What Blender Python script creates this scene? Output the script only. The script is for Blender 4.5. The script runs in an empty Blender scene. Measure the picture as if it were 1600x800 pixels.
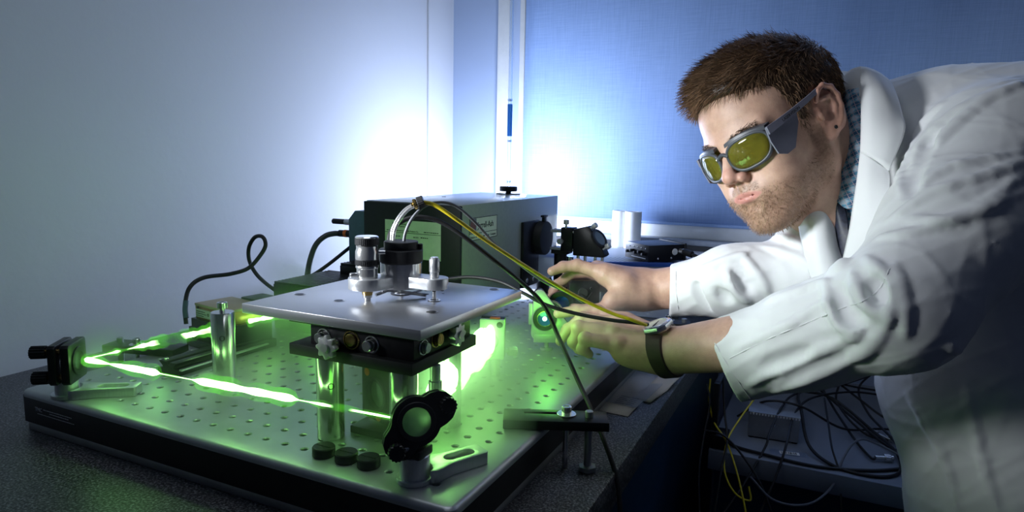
import bpy, bmesh, math, random
import numpy as np
from mathutils import Vector, Matrix
random.seed(7)
SC = bpy.context.scene
COL = SC.collection
S = 0.001                                   # every length below is in millimetres

# ------------------------------------------------------------------ camera
CAM_F, CAM_P, CAM_Y, CAM_R = 1033.07, -0.142445, 0.444336, 0.0207052
CAM_C = np.array([715.282, -464.894, 281.078])
def cam_axes():
    cy, sy, cp, sp = math.cos(CAM_Y), math.sin(CAM_Y), math.cos(CAM_P), math.sin(CAM_P)
    f = np.array([-sy*cp, cy*cp, sp]); r = np.array([cy, sy, 0.0]); u = np.cross(r, f)
    c, s = math.cos(CAM_R), math.sin(CAM_R)
    return c*r+s*u, -s*r+c*u, f
AX_R, AX_U, AX_F = cam_axes()
cam = bpy.data.cameras.new('camera'); cam.sensor_width = 36.0; cam.lens = CAM_F/1600*36
cam.clip_start = 0.01; cam.clip_end = 50
camo = bpy.data.objects.new('camera', cam); COL.objects.link(camo)
m = Matrix.Identity(4)
for k in range(3):
    m[k][0], m[k][1], m[k][2], m[k][3] = AX_R[k], AX_U[k], -AX_F[k], CAM_C[k]*S
camo.matrix_world = m
SC.camera = camo
SC.view_settings.view_transform = 'Standard'; SC.view_settings.look = 'None'
SC.view_settings.gamma = 1.0; SC.view_settings.use_curve_mapping = False
SC.view_settings.exposure = 0.0

# ------------------------------------------------------------------ world and lights
W = bpy.data.worlds.new('room_ambience'); SC.world = W; W.use_nodes = True
bg = W.node_tree.nodes['Background']; bg.inputs[0].default_value = (0.42, 0.56, 1.0, 1); bg.inputs[1].default_value = 0.03
def light(name, kind, loc, power, color, size=50, target=None, size_y=None, spread=None, spot=None):
    l = bpy.data.lights.new(name, kind); l.energy = power; l.color = color
    if kind == 'AREA':
        l.size = size*S
        if size_y: l.shape = 'RECTANGLE'; l.size_y = size_y*S
        if spread: l.spread = math.radians(spread)
    else:
        l.shadow_soft_size = size*S
    if spot: l.spot_size = math.radians(spot); l.spot_blend = 1.0
    o = bpy.data.objects.new(name, l); COL.objects.link(o); o.location = Vector(loc)*S
    if target is not None:
        o.rotation_euler = (Vector(target)-Vector(loc)).to_track_quat('-Z', 'Y').to_euler()
    return o
light('lamp_behind_instrument', 'POINT', (-40, 1120, 165), 13.0, (0.62, 0.735, 1.0), 60)
light('softbox_key', 'AREA', (-20, -170, 330), 0.95, (0.90, 0.95, 1.0), 160, target=(574, 480, 185), spread=46)
light('overhead_fill', 'AREA', (260, 150, 1250), 0.9, (0.82, 0.9, 1.0), 500, target=(300, 220, 0), spread=110)  # soft fill added overhead to lift hair, plate and board
light('window_glow', 'AREA', (1000, 1200, 900), .7, (0.40, 0.58, 1.0), 700, target=(700, 300, 250), size_y=400, spread=100)

# ------------------------------------------------------------------ helpers
def nv(v): return np.asarray(v, float)
def px(x, y, depth):            # a point at a given distance in front of the camera
    return CAM_C + depth*((x-800)/CAM_F*AX_R + (400-y)/CAM_F*AX_U + AX_F)
def tag(o, label=None, cat=None, group=None, kind=None):
    if label: o['label'] = label
    if cat: o['category'] = cat
    if group: o['group'] = group
    if kind: o['kind'] = kind
    return o
def thing(name, label, cat, base=(0, 0, 0), group=None):
    o = bpy.data.objects.new(name, None); o.empty_display_size = 0.02
    COL.objects.link(o); o.location = Vector([float(c)*S for c in base]); return tag(o, label, cat, group)
def basis(n, up=(0, 0, 1)):     # frame whose local z is n
    n = Vector(n).normalized(); up = Vector(up)
    if abs(n.dot(up)) > .98: up = Vector((1, 0, 0))
    x = up.cross(n).normalized(); y = n.cross(x)
    return Matrix((x, y, n)).transposed()
def frame(origin, rotz=0.0, n=None, up=(0, 0, 1)):
    R = basis(n, up).to_4x4() if n is not None else Matrix.Rotation(math.radians(rotz), 4, 'Z')
    return Matrix.Translation(Vector([float(c) for c in origin])) @ R
class MB:
    def __init__(s, T=None): s.bm = bmesh.new(); s.T = T or Matrix.Identity(4)
    def v(s, p): return s.bm.verts.new(s.T @ Vector([float(c) for c in p]))
    def face(s, vs):
        try: return s.bm.faces.new(vs)
        except ValueError: return None
    def box(s, lo, hi, bevel=0.0, seg=2):
        (a, b, c), (d, e, f) = lo, hi
        vs = [s.v(p) for p in ((a,b,c),(d,b,c),(d,e,c),(a,e,c),(a,b,f),(d,b,f),(d,e,f),(a,e,f))]
        fs = [s.face([vs[i] for i in q]) for q in ((3,2,1,0),(4,5,6,7),(0,1,5,4),(1,2,6,5),(2,3,7,6),(3,0,4,7))]
        if bevel > 0:
            es = list({e for f_ in fs for e in f_.edges})
            bmesh.ops.bevel(s.bm, geom=es, offset=bevel, segments=seg, affect='EDGES', profile=0.5)
        return s
    def cbox(s, c, size, bevel=0.0):
        return s.box([c[i]-size[i]/2 for i in range(3)], [c[i]+size[i]/2 for i in range(3)], bevel)
    def lathe(s, prof, c=(0, 0, 0), axis=(0, 0, 1), seg=28, closed=False):
        B = basis(axis); c = Vector([float(q) for q in c]); rings = []
        for r, h in prof:
            if r < 1e-6: rings.append([s.v(c + B @ Vector((0, 0, h)))])
            else: rings.append([s.v(c + B @ Vector((r*math.cos(2*math.pi*k/seg), r*math.sin(2*math.pi*k/seg), h))) for k in range(seg)])
        prs = list(zip(rings, rings[1:])) + ([(rings[-1], rings[0])] if closed else [])
        for A, Bq in prs:
            if len(A) == 1 and len(Bq) == 1: continue
            for k in range(seg):
                k2 = (k+1) % seg
                if len(A) == 1: s.face([A[0], Bq[k2], Bq[k]])
                elif len(Bq) == 1: s.face([A[k], A[k2], Bq[0]])
                else: s.face([A[k], A[k2], Bq[k2], Bq[k]])
        return s
    def cyl(s, p0, p1, r, seg=24, ch=0.0, r1=None):
        p0, p1 = Vector([float(c) for c in p0]), Vector([float(c) for c in p1]); d = p1-p0; h = d.length; r1 = r if r1 is None else r1
        if ch: pr = [(0, 0), (r-ch, 0), (r, ch), (r1, h-ch), (r1-ch, h), (0, h)]
        else: pr = [(0, 0), (r, 0), (r1, h), (0, h)]
        return s.lathe(pr, p0, d, seg)
    def ring(s, c, axis, ro, ri, h, seg=32, ch=0.6):
        return s.lathe([(ri, 0), (ro-ch, 0), (ro, ch), (ro, h-ch), (ro-ch, h), (ri, h)], c, axis, seg, closed=True)
    def knurl(s, p0, p1, r, n=22, depth=0.8, cap=0.7):     # ribbed knob
        p0, p1 = Vector([float(c) for c in p0]), Vector([float(c) for c in p1]); d = p1-p0; h = d.length; B = basis(d); rows = []
        for hh, sc in ((0, .9), (cap, 1), (h-cap, 1), (h, .9)):
            rows.append([s.v(p0 + B @ Vector(((r*sc-(depth if k % 2 else 0))*math.cos(math.pi*k/n), (r*sc-(depth if k % 2 else 0))*math.sin(math.pi*k/n), hh))) for k in range(2*n)])
        for A, Bq in zip(rows, rows[1:]):
            for k in range(2*n): s.face([A[k], A[(k+1) % (2*n)], Bq[(k+1) % (2*n)], Bq[k]])
        s.face(rows[0][::-1]); s.face(rows[-1]); return s
    def prism(s, poly, z0, z1, bevel=0.0, holes=()):       # polygon in local xy; holes as (x, y, r)
        bm2 = bmesh.new()
        if holes:
            es = []
            loops = [list(poly)]
            for h in holes:
                if isinstance(h, list): loops.append(h)
                else:
                    hx, hy, hr, hn = (tuple(h) + (24,))[:4]
                    loops.append([(hx+hr*math.cos(2*math.pi*k/hn), hy+hr*math.sin(2*math.pi*k/hn)) for k in range(hn)])
            for lp in loops:
                vs = [bm2.verts.new((p[0], p[1], z0)) for p in lp]
                es += [bm2.edges.new((vs[k], vs[(k+1) % len(vs)])) for k in range(len(vs))]
            bmesh.ops.triangle_fill(bm2, edges=es, use_beauty=True, use_dissolve=False)
        else:
            bm2.faces.new([bm2.verts.new((p[0], p[1], z0)) for p in poly])
        r = bmesh.ops.extrude_face_region(bm2, geom=list(bm2.faces))
        for e in r['geom']:
            if isinstance(e, bmesh.types.BMVert): e.co.z = z1
        bmesh.ops.recalc_face_normals(bm2, faces=list(bm2.faces))
        if bevel > 0:
            es = [e for e in bm2.edges if len(e.link_faces) == 2 and e.calc_face_angle(0) > .9]
            bmesh.ops.bevel(bm2, geom=es, offset=bevel, segments=2, affect='EDGES', profile=.5)
        s.join(bm2); return s
    def join(s, bm2):
        mp = {v: s.bm.verts.new(s.T @ v.co) for v in bm2.verts}
        for f in bm2.faces: s.face([mp[v] for v in f.verts])
        bm2.free()
    def tube(s, path, r, seg=10, cap=True):
        P = [Vector([float(c) for c in p]) for p in path]; n = len(P); rr = r if hasattr(r, '__len__') else [r]*n
        T = [(P[min(i+1, n-1)]-P[max(i-1, 0)]).normalized() for i in range(n)]
        a = Vector((0, 0, 1)) if abs(T[0].z) < .9 else Vector((1, 0, 0)); x = (a - T[0]*a.dot(T[0])).normalized(); rows = []
        for i in range(n):
            x = (x - T[i]*x.dot(T[i])); x = x.normalized() if x.length > 1e-6 else T[i].orthogonal().normalized(); y = T[i].cross(x)
            rows.append([s.v(P[i] + rr[i]*(math.cos(2*math.pi*k/seg)*x + math.sin(2*math.pi*k/seg)*y)) for k in range(seg)])
        for A, Bq in zip(rows, rows[1:]):
            for k in range(seg): s.face([A[k], A[(k+1) % seg], Bq[(k+1) % seg], Bq[k]])
        if cap: s.face(rows[0][::-1]); s.face(rows[-1])
        return s
    def build(s, name, mat, parent=None, base=None, angle=38, label=None, fixn=True):
        if fixn: bmesh.ops.recalc_face_normals(s.bm, faces=list(s.bm.faces))
        me = bpy.data.meshes.new(name); off = Vector((0, 0, 0))
        o = bpy.data.objects.new(name, me); COL.objects.link(o)
        if parent is not None:
            o.parent = parent; q = parent
            while q is not None: off += q.location; q = q.parent
        elif base is not None:
            off = Vector([float(c)*S for c in base]); o.location = off
        for v in s.bm.verts: v.co = v.co*S - off
        s.bm.to_mesh(me); s.bm.free()
        me.polygons.foreach_set('use_smooth', [True]*len(me.polygons)); me.set_sharp_from_angle(angle=math.radians(angle))
        me.materials.append(mat)
        if label: o['label'] = label
        return o
def spline(pts, n=10):                                     # Catmull-Rom through points
    P = [nv(p) for p in pts]; P = [2*P[0]-P[1]] + P + [2*P[-1]-P[-2]]; out = []
    for i in range(1, len(P)-2):
        for k in range(n):
            t = k/n; a, b, c, d = P[i-1], P[i], P[i+1], P[i+2]
            out.append(.5*((2*b)+(c-a)*t+(2*a-5*b+4*c-d)*t*t+(3*b-a-3*c+d)*t**3))
    out.append(P[-2]); return out
def text_mesh(name, body, size, T, mat, parent, align='LEFT', depth=.15, bold=0.0, sx=1.0):
    cu = bpy.data.curves.new(name, 'FONT'); cu.body = body; cu.size = size; cu.extrude = depth; cu.align_x = align; cu.resolution_u = 2; cu.offset = bold
    o = bpy.data.objects.new(name+'_tmp', cu); COL.objects.link(o)
    bpy.context.view_layer.update()
    me = bpy.data.meshes.new_from_object(o.evaluated_get(bpy.context.evaluated_depsgraph_get()))
    bpy.data.objects.remove(o); b = MB(T); b2 = bmesh.new(); b2.from_mesh(me)
    for v in b2.verts: v.co.x *= sx
    b.join(b2); bpy.data.meshes.remove(me); return b.build(name, mat, parent)

def blurred_line(T, width, h, mat, parent, seed=1):          # print too small to read in the photograph: word-like dashes
    rg = random.Random(seed); b = MB(T); x = 0.0
    while x < width:
        w = rg.uniform(1.2, 3.6)*h; w = min(w, width-x); b.box((x, 0, 0), (x+w, h*rg.uniform(.75, 1), .12)); x += w+h*.6
    o = b.build('print_line', mat, parent); o['kind'] = 'stuff'; return o

# ------------------------------------------------------------------ materials
def new_mat(name):
    mt = bpy.data.materials.new(name); mt.use_nodes = True; nt = mt.node_tree
    return mt, nt, nt.nodes['Principled BSDF']
def nd(nt, typ, **kw):
    n = nt.nodes.new(typ)
    for k, v in kw.items():
        if k in n.inputs: n.inputs[k].default_value = v
        else: setattr(n, k, v)
    return n
def ramp(nt, src, stops):
    r = nt.nodes.new('ShaderNodeValToRGB'); el = r.color_ramp.elements
    while len(el) < len(stops): el.new(.5)
    for e, (p, c) in zip(el, stops): e.position = p; e.color = (*c, 1) if len(c) == 3 else c
    nt.links.new(src, r.inputs[0]); return r.outputs[0]
def coords(nt, scale=(1, 1, 1), kind='Object'):
    t = nt.nodes.new('ShaderNodeTexCoord'); mp = nt.nodes.new('ShaderNodeMapping'); mp.inputs['Scale'].default_value = scale
    nt.links.new(t.outputs[kind], mp.inputs[0]); return mp.outputs[0]
def mat(name, col, rough=.5, metal=0.0, var=.12, scale=80, stretch=(1, 1, 1), bump=0.0, bscale=None, rvar=.1, spec=.5, coat=0.0, trans=0.0, ior=1.45, sss=0.0, sheen=0.0):
    mt, nt, P = new_mat(name); co = coords(nt, stretch)
    n = nd(nt, 'ShaderNodeTexNoise', Scale=scale, Detail=5.0, Roughness=.6); nt.links.new(co, n.inputs['Vector'])
    c = nv(col)
    nt.links.new(ramp(nt, n.outputs[0], [(.3, tuple(c*(1-var))), (.7, tuple(np.minimum(c*(1+var), 1)))]), P.inputs['Base Color'])
    rr = nd(nt, 'ShaderNodeMapRange'); rr.inputs['To Min'].default_value = max(rough-rvar, .02); rr.inputs['To Max'].default_value = min(rough+rvar, 1)
    nt.links.new(n.outputs[0], rr.inputs[0]); nt.links.new(rr.outputs[0], P.inputs['Roughness'])
    P.inputs['Metallic'].default_value = metal; P.inputs['Specular IOR Level'].default_value = spec; P.inputs['Coat Weight'].default_value = coat
    P.inputs['Transmission Weight'].default_value = trans; P.inputs['IOR'].default_value = ior
    if sss: P.inputs['Subsurface Weight'].default_value = sss; P.inputs['Subsurface Radius'].default_value = (.01, .004, .002); P.inputs['Subsurface Scale'].default_value = .5
    if sheen: P.inputs['Sheen Weight'].default_value = sheen
    if bump:
        n2 = nd(nt, 'ShaderNodeTexNoise', Scale=bscale or scale*3, Detail=4.0); nt.links.new(co, n2.inputs['Vector'])
        b = nd(nt, 'ShaderNodeBump', Strength=bump, Distance=.001); nt.links.new(n2.outputs[0], b.inputs['Height']); nt.links.new(b.outputs[0], P.inputs['Normal'])
    return mt
def emit_mat(name, col, strength):
    mt, nt, P = new_mat(name); P.inputs['Base Color'].default_value = (*col, 1); P.inputs['Emission Color'].default_value = (*col, 1); P.inputs['Emission Strength'].default_value = strength
    return mt
M = {}
M['alu'] = mat('brushed_aluminium', (.66, .67, .69), .33, .72, .08, 60, (1, 14, 1), bump=.05, bscale=300)
M['plate_alu'] = mat('milled_aluminium', (.68, .69, .72), .3, .8, .035, 30, (.5, 16, 16), rvar=.05)
M['steel'] = mat('polished_steel', (.72, .72, .72), .18, .85, .05, 50, rvar=.05)
M['board'] = mat('satin_steel_sheet', (.50, .52, .54), .42, .65, .1, 26, (1, 1, 1), bump=.03, bscale=900, rvar=.08)
M['brass'] = mat('brass', (.62, .44, .16), .25, 1.0, .1, 90)
M['black'] = mat('black_anodised', (.012, .012, .014), .38, 0.0, .25, 90, spec=.45)
M['black_matte'] = mat('matte_black_paint', (.018, .019, .021), .6, 0.0, .2, 120, bump=.05, bscale=900)
M['panel_black'] = mat('black_side_panel', (.010, .010, .012), .42, 0.0, .3, 30)
M['rubber'] = mat('black_rubber', (.014, .014, .015), .45, 0.0, .2, 200)
M['cable_grey'] = mat('grey_cable_jacket', (.17, .18, .2), .45, 0.0, .1, 150)
M['cable_dkgrey'] = mat('dark_grey_cable_jacket', (.06, .065, .075), .4, 0.0, .1, 150)
M['cable_yellow'] = mat('yellow_cable_jacket', (.72, .58, .02), .4, 0.0, .08, 200)
M['olive'] = mat('olive_grey_enamel', (.34, .385, .32), .34, 0.0, .06, 140, bump=.04, bscale=700, coat=.25)
M['label'] = mat('pale_green_label', (.74, .79, .64), .5, 0.0, .04, 120)
M['white'] = mat('white_plastic', (.8, .8, .78), .45, 0.0, .03, 60)
M['nylon'] = mat('white_nylon', (.82, .82, .78), .4, 0.0, .03, 60, sss=.2)
M['ink'] = mat('black_ink', (.015, .015, .017), .6, 0.0, .1, 200)
M['red_ink'] = mat('red_ink', (.4, .05, .05), .6, 0.0, .1, 200)
M['white_ink'] = mat('white_ink', (.75, .76, .78), .6, 0.0, .05, 200)
M['orange'] = mat('orange_plastic', (.8, .17, .02), .45, 0.0, .08, 150)
M['bluegrey'] = mat('blue_grey_enamel', (.09, .16, .22), .45, 0.0, .08, 100)
M['blue'] = mat('blue_enamel', (.02, .09, .42), .4, 0.0, .08, 100)
M['cream'] = mat('cream_enamel', (.62, .52, .33), .5, 0.0, .06, 80)
M['gold'] = mat('gold_anodised', (.50, .33, .13), .35, .8, .08, 80)
M['greenmetal'] = mat('clear_anodised_aluminium', (.60, .62, .60), .45, .6, .06, 80)
M['mirror'] = mat('mirror_glass', (.32, .36, .34), .12, .6, .05, 40)
M['bluelens'] = mat('blue_coated_lens', (.02, .14, .62), .1, .2, .15, 60, coat=.6)
M['frosted'] = mat('frosted_optic_back', (.42, .52, .46), .4, 0.0, .15, 60, trans=.45)
M['paper'] = mat('paper', (.52, .48, .44), .7, 0.0, .05, 60)
M['glass'] = mat('clear_glass', (.9, .95, 1), .03, 0.0, .01, 10, trans=1.0, ior=1.3, rvar=.01)
M['blue_liquid'] = mat('blue_liquid', (.10, .36, .85), .2, 0.0, .05, 60, trans=.5, ior=1.2)
M['instrument_grey'] = mat('grey_instrument_panel', (.30, .33, .38), .45, 0.0, .06, 90)
M['desk'] = mat('pale_laminate', (.22, .25, .30), .5, 0.0, .05, 30)
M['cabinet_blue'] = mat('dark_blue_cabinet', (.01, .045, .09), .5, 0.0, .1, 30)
M['galv'] = mat('galvanised_steel', (.38, .39, .4), .38, .7, .12, 35)
# ------------------------------------------------------------------ setting
def wall_paint(name, col, scale=45, bump=.25):
    mt, nt, P = new_mat(name); co = coords(nt)
    n = nd(nt, 'ShaderNodeTexNoise', Scale=2.2, Detail=3.0); nt.links.new(co, n.inputs['Vector'])
    c = nv(col); nt.links.new(ramp(nt, n.outputs[0], [(.3, tuple(c*.96)), (.7, tuple(c))]), P.inputs['Base Color'])
    n2 = nd(nt, 'ShaderNodeTexNoise', Scale=scale, Detail=5.0); nt.links.new(co, n2.inputs['Vector'])
    b = nd(nt, 'ShaderNodeBump', Strength=bump, Distance=.002); nt.links.new(n2.outputs[0], b.inputs['Height']); nt.links.new(b.outputs[0], P.inputs['Normal'])
    P.inputs['Roughness'].default_value = .7; return mt
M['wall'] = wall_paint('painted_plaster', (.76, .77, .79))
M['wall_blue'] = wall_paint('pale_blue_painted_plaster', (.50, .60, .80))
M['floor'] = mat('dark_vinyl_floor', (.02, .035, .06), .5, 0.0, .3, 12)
def granite(name='speckled_laminate', g=1.0):
    mt, nt, P = new_mat(name); co = coords(nt)
    n = nd(nt, 'ShaderNodeTexNoise', Scale=420.0, Detail=2.0, Roughness=.5); nt.links.new(co, n.inputs['Vector'])
    v = nd(nt, 'ShaderNodeTexVoronoi', Scale=520.0); nt.links.new(co, v.inputs['Vector'])
    a = ramp(nt, n.outputs[0], [(.40, (.035*g, .037*g, .042*g)), (.50, (.13*g, .135*g, .145*g)), (.60, (min(.33*g, .8), min(.34*g, .8), min(.36*g, .85)))])
    b = ramp(nt, v.outputs['Color'], [(.25, (.30, .30, .32)), (.5, (.72, .72, .74)), (.8, (1.25, 1.25, 1.25))])
    mx = nd(nt, 'ShaderNodeMix', data_type='RGBA', blend_type='MULTIPLY'); mx.inputs[0].default_value = .8
    nt.links.new(a, mx.inputs[6]); nt.links.new(b, mx.inputs[7]); nt.links.new(mx.outputs[2], P.inputs['Base Color'])
    P.inputs['Roughness'].default_value = .42; return mt
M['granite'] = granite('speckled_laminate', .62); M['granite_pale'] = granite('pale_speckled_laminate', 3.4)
def fabric_blind():
    mt, nt, P = new_mat('woven_blind_fabric'); co = coords(nt)
    w1 = nd(nt, 'ShaderNodeTexNoise', Scale=1.0, Detail=3.0); m1 = nd(nt, 'ShaderNodeMapping'); m1.inputs['Scale'].default_value = (420, 420, 14); nt.links.new(co, m1.inputs[0]); nt.links.new(m1.outputs[0], w1.inputs['Vector'])
    w2 = nd(nt, 'ShaderNodeTexNoise', Scale=1.0, Detail=3.0); m2 = nd(nt, 'ShaderNodeMapping'); m2.inputs['Scale'].default_value = (14, 14, 420); nt.links.new(co, m2.inputs[0]); nt.links.new(m2.outputs[0], w2.inputs['Vector'])
    ad = nd(nt, 'ShaderNodeMath', operation='ADD'); nt.links.new(w1.outputs[0], ad.inputs[0]); nt.links.new(w2.outputs[0], ad.inputs[1])
    hf = nd(nt, 'ShaderNodeMath', operation='MULTIPLY'); hf.inputs[1].default_value = .5; nt.links.new(ad.outputs[0], hf.inputs[0])
    nt.links.new(ramp(nt, hf.outputs[0], [(.36, (.25, .37, .62)), (.64, (.32, .45, .72))]), P.inputs['Base Color'])
    b = nd(nt, 'ShaderNodeBump', Strength=.3, Distance=.001); nt.links.new(hf.outputs[0], b.inputs['Height']); nt.links.new(b.outputs[0], P.inputs['Normal'])
    P.inputs['Roughness'].default_value = .8; return mt
M['blind'] = fabric_blind()
def struct(name, b, mt, label=None, cat=None):
    o = b.build(name, mt); tag(o, label, cat, kind='structure'); return o
FLOOR = -950
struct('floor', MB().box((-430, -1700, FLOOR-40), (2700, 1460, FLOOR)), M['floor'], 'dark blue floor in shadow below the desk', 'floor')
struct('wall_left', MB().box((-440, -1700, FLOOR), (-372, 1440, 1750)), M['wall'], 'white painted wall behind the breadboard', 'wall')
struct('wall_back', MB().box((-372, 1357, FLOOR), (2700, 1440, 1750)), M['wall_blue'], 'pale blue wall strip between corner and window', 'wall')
struct('trim_1', MB().box((-372, 1216, -50), (-366, 1357, 1750), .8), M['wall'], 'flat white strip running up the wall corner', 'trim')
w = MB(); w.box((-203, 1335, 70), (-166, 1357, 1750), 1.5)
jo = struct('window_1', w, M['white'], 'white window frame upright beside the blind', 'window')
MB().box((-166, 1347, 118), (-132, 1357, 1750), .5).build('reveal', M['wall_blue'], jo)
MB().box((-132, 1336, 118), (-116, 1357, 1750), 2).build('blind_channel', M['white'], jo)
MB().box((-116, 1340, 84), (2700, 1357, 119), 1.5).build('sill_board', M['white'], jo)
MB().box((-116, 1300, 70), (2700, 1357, 84), 2).build('sill_ledge', M['instrument_grey'], jo)
bl = MB(); n = 60
rows = []
for k in range(n+1):
    x = -114 + (2814)*k/n
    rows.append([bl.v((x, 1338+1.2*math.sin(k*1.7), zz)) for zz in (122, 1750)])
    
for A, B in zip(rows, rows[1:]): bl.face([A[0], B[0], B[1], A[1]])
bo = bl.build('window_blind', M['blind'], base=(900, 1338, 122)); tag(bo, 'blue woven roller blind covering the window', 'blind')
bo.modifiers.new('thickness', 'SOLIDIFY').thickness = .0012
MB().box((-112, 1333, 119), (2700, 1342, 127), 2).build('bottom_bar', M['blind'], bo)

# tables
t = thing('lab_bench', 'speckled grey bench carrying the optical breadboard', 'bench', (80, 400, FLOOR))
MB().box((-370, -1500, -90), (531, 1290, -50), 3).build('worktop', M['granite'], t)
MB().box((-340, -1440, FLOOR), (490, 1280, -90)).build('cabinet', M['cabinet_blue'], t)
struct('trim_2', MB().box((-370, 1292, 20), (2700, 1356, 70), 1).box((-370, 1296, -50), (2700, 1330, 20)), M['black_matte'], 'black strip running below the window sill', 'trim')
# ------------------------------------------------------------------ optical breadboard
def breadboard():
    t = thing('optical_breadboard', 'steel optical breadboard with a grid of tapped holes', 'breadboard', (162, 417, -50))
    X0, X1, Y0, Y1 = -137, 461, -33, 867
    xs = [25*i for i in range(-4, 18)]; ys = [25*j for j in range(0, 34)]; K = 12
    V = []; Fc = []; seen = {}
    def add(p):
        k = (round(p[0], 2), round(p[1], 2), round(p[2], 2))
        if k not in seen: seen[k] = len(V); V.append(p)
        return seen[k]
    sq = []
    for k in range(K):
        a = 2*math.pi*k/K; c, s_ = math.cos(a), math.sin(a); q = 12.5/max(abs(c), abs(s_)); sq.append((q*c, q*s_))
    sq = [(12.5, 0), (12.5, 7.2), (12.5, 12.5), (0, 12.5), (-12.5, 12.5), (-12.5, 7.2), (-12.5, 0), (-12.5, -7.2), (-12.5, -12.5), (0, -12.5), (12.5, -12.5), (12.5, -7.2)]
    sq = [(round(a, 3), round(b, 3)) for a, b in sq]
    for x in xs:
        for y in ys:
            rings = [[add((x+a, y+b, 0)) for a, b in sq]]
            for r, z in ((4.3, 0), (3.3, -1.1), (3.3, -9)):
                rings.append([add((x+r*math.cos(math.atan2(b, a)), y+r*math.sin(math.atan2(b, a)), z)) for a, b in sq])
            for A, B in zip(rings, rings[1:]):
                for k in range(K): Fc.append((A[k], A[(k+1) % K], B[(k+1) % K], B[k]))
            Fc.append(tuple(rings[-1]))
    # rim with a rolled edge
    def rr(ins, z, rad):
        out = []
        for cx, cy, a0 in ((X1-ins-rad, Y1-ins-rad, 0), (X0+ins+rad, Y1-ins-rad, 90), (X0+ins+rad, Y0+ins+rad, 180), (X1-ins-rad, Y0+ins+rad, 270)):
            for k in range(6):
                a = math.radians(a0+18*k); out.append((cx+rad*math.cos(a), cy+rad*math.sin(a), z))
        return out
    inner = [(min(max(p[0], -112.5), 437.5), min(max(p[1], -12.5), 837.5), 0) for p in rr(5, 0, 5)]
    loops = [inner, rr(5, 0, 5), rr(2.5, -.7, 7.5), rr(.7, -2.5, 9), rr(0, -5, 10), rr(0, -8, 10), rr(2, -8, 8)]
    ids = []
    for lp in loops:
        ids.append([len(V)+k for k in range(len(lp))]); V.extend(lp)
    for A, B in zip(ids, ids[1:]):
        n = len(A)
        for k in range(n): Fc.append((A[k], B[k], B[(k+1) % n], A[(k+1) % n]))
    b = MB(); vs = [b.v(p) for p in V]
    for f in Fc: b.face([vs[i] for i in dict.fromkeys(f)] if len(set(f)) > 2 else [])  if len(set(f)) > 2 else None
    b.build('top_sheet', M['board'], t, angle=30)
    MB().box((X0+2, Y0+2, -40), (X1-2, Y0+8, -7), .5).build('side_panel', M['panel_black'], t)
    MB().box((X0+2, Y1-8, -40), (X1-2, Y1-2, -7), .5).build('side_panel', M['panel_black'], t)
    MB().box((X0+2, Y0+8, -40), (X0+8, Y1-8, -7), .5).build('side_panel', M['panel_black'], t)
    MB().box((X1-8, Y0+8, -40), (X1-2, Y1-8, -7), .5).build('side_panel', M['panel_black'], t)
    MB().box((X0+6, Y0+3, -50), (X1-3, Y1-3, -40), 1.2).build('bottom_sheet', M['galv'], t)
    MB().box((X0+10, Y0+10, -39.5), (X1-10, Y1-10, -9.5)).build('core', M['panel_black'], t)
    T = frame((-112, Y0+1.9, -22.5), n=(0, -1, 0))
    text_mesh('lettering', 'TMC', 6.5, T, M['white_ink'], t, bold=.12)
    blurred_line(frame((-96, Y0+1.9, -19.5), n=(0, -1, 0)), 54, 1.2, M['white_ink'], t, 2)
    blurred_line(frame((-84, Y0+1.9, -22.5), n=(0, -1, 0)), 36, 1.2, M['white_ink'], t, 3)
    blurred_line(frame((-108, Y0+1.9, -26.0), n=(0, -1, 0)), 70, 1.0, M['white_ink'], t, 4)
breadboard()

# ------------------------------------------------------------------ small hardware helpers
def cap_screw(b, p, r=4, h=5, axis=(0, 0, 1)):
    b.lathe([(0, 0), (r, 0), (r, h-.6), (r-.6, h), (r*.55, h), (r*.55, h-2.5), (0, h-2.5)], p, axis, 20)
def fork(parent, T, L=70, W0=34, W1=20, H=11, mt='alu'):
    poly = [(-2, -W0/2), (10, -W0/2), (L*.45, -W1*.55), (L-2, -W1/2), (L, -W1/2+2), (L, W1/2-2), (L-2, W1/2), (L*.45, W1*.55), (10, W0/2), (-2, W0/2)]
    cut = [(16.5*math.cos(math.radians(a))-2 - 0, 16.5*math.sin(math.radians(a))) for a in (60, 40, 20, 0, -20, -40, -60)]
    poly = [(0+14, -W0/2)] + poly[2:8] + [(14, W0/2)] + [(7, 15.0), (12, 11), (14.6, 5), (15, 0), (14.6, -5), (12, -11), (7, -15.0)]
    x0, x1, w = L*.42, L*.86, W1*.26
    slot = [(x1-w+w*math.cos(math.radians(a)), w*math.sin(math.radians(a))) for a in range(-90, 91, 30)] + [(x0+w+w*math.cos(math.radians(a)), w*math.sin(math.radians(a))) for a in range(90, 271, 30)]
    b = MB(T); b.prism(poly, 0, H, .9, holes=[slot]); f = b.build('clamp_fork', M[mt], parent)
    b = MB(T); cap_screw(b, (L*.64, 0, 2), 4.4, 6); b.build('clamp_screw', M['steel'], f)
def pedestal(parent, T, h, r=12.5, mt='alu'):
    b = MB(T); b.lathe([(0, 0), (16, 0), (16.4, .5), (16.4, 4), (16, 4.5), (r, 4.5), (r, h-.8), (r-.8, h), (0, h)], seg=36); b.build('pedestal', M[mt], parent)
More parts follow.
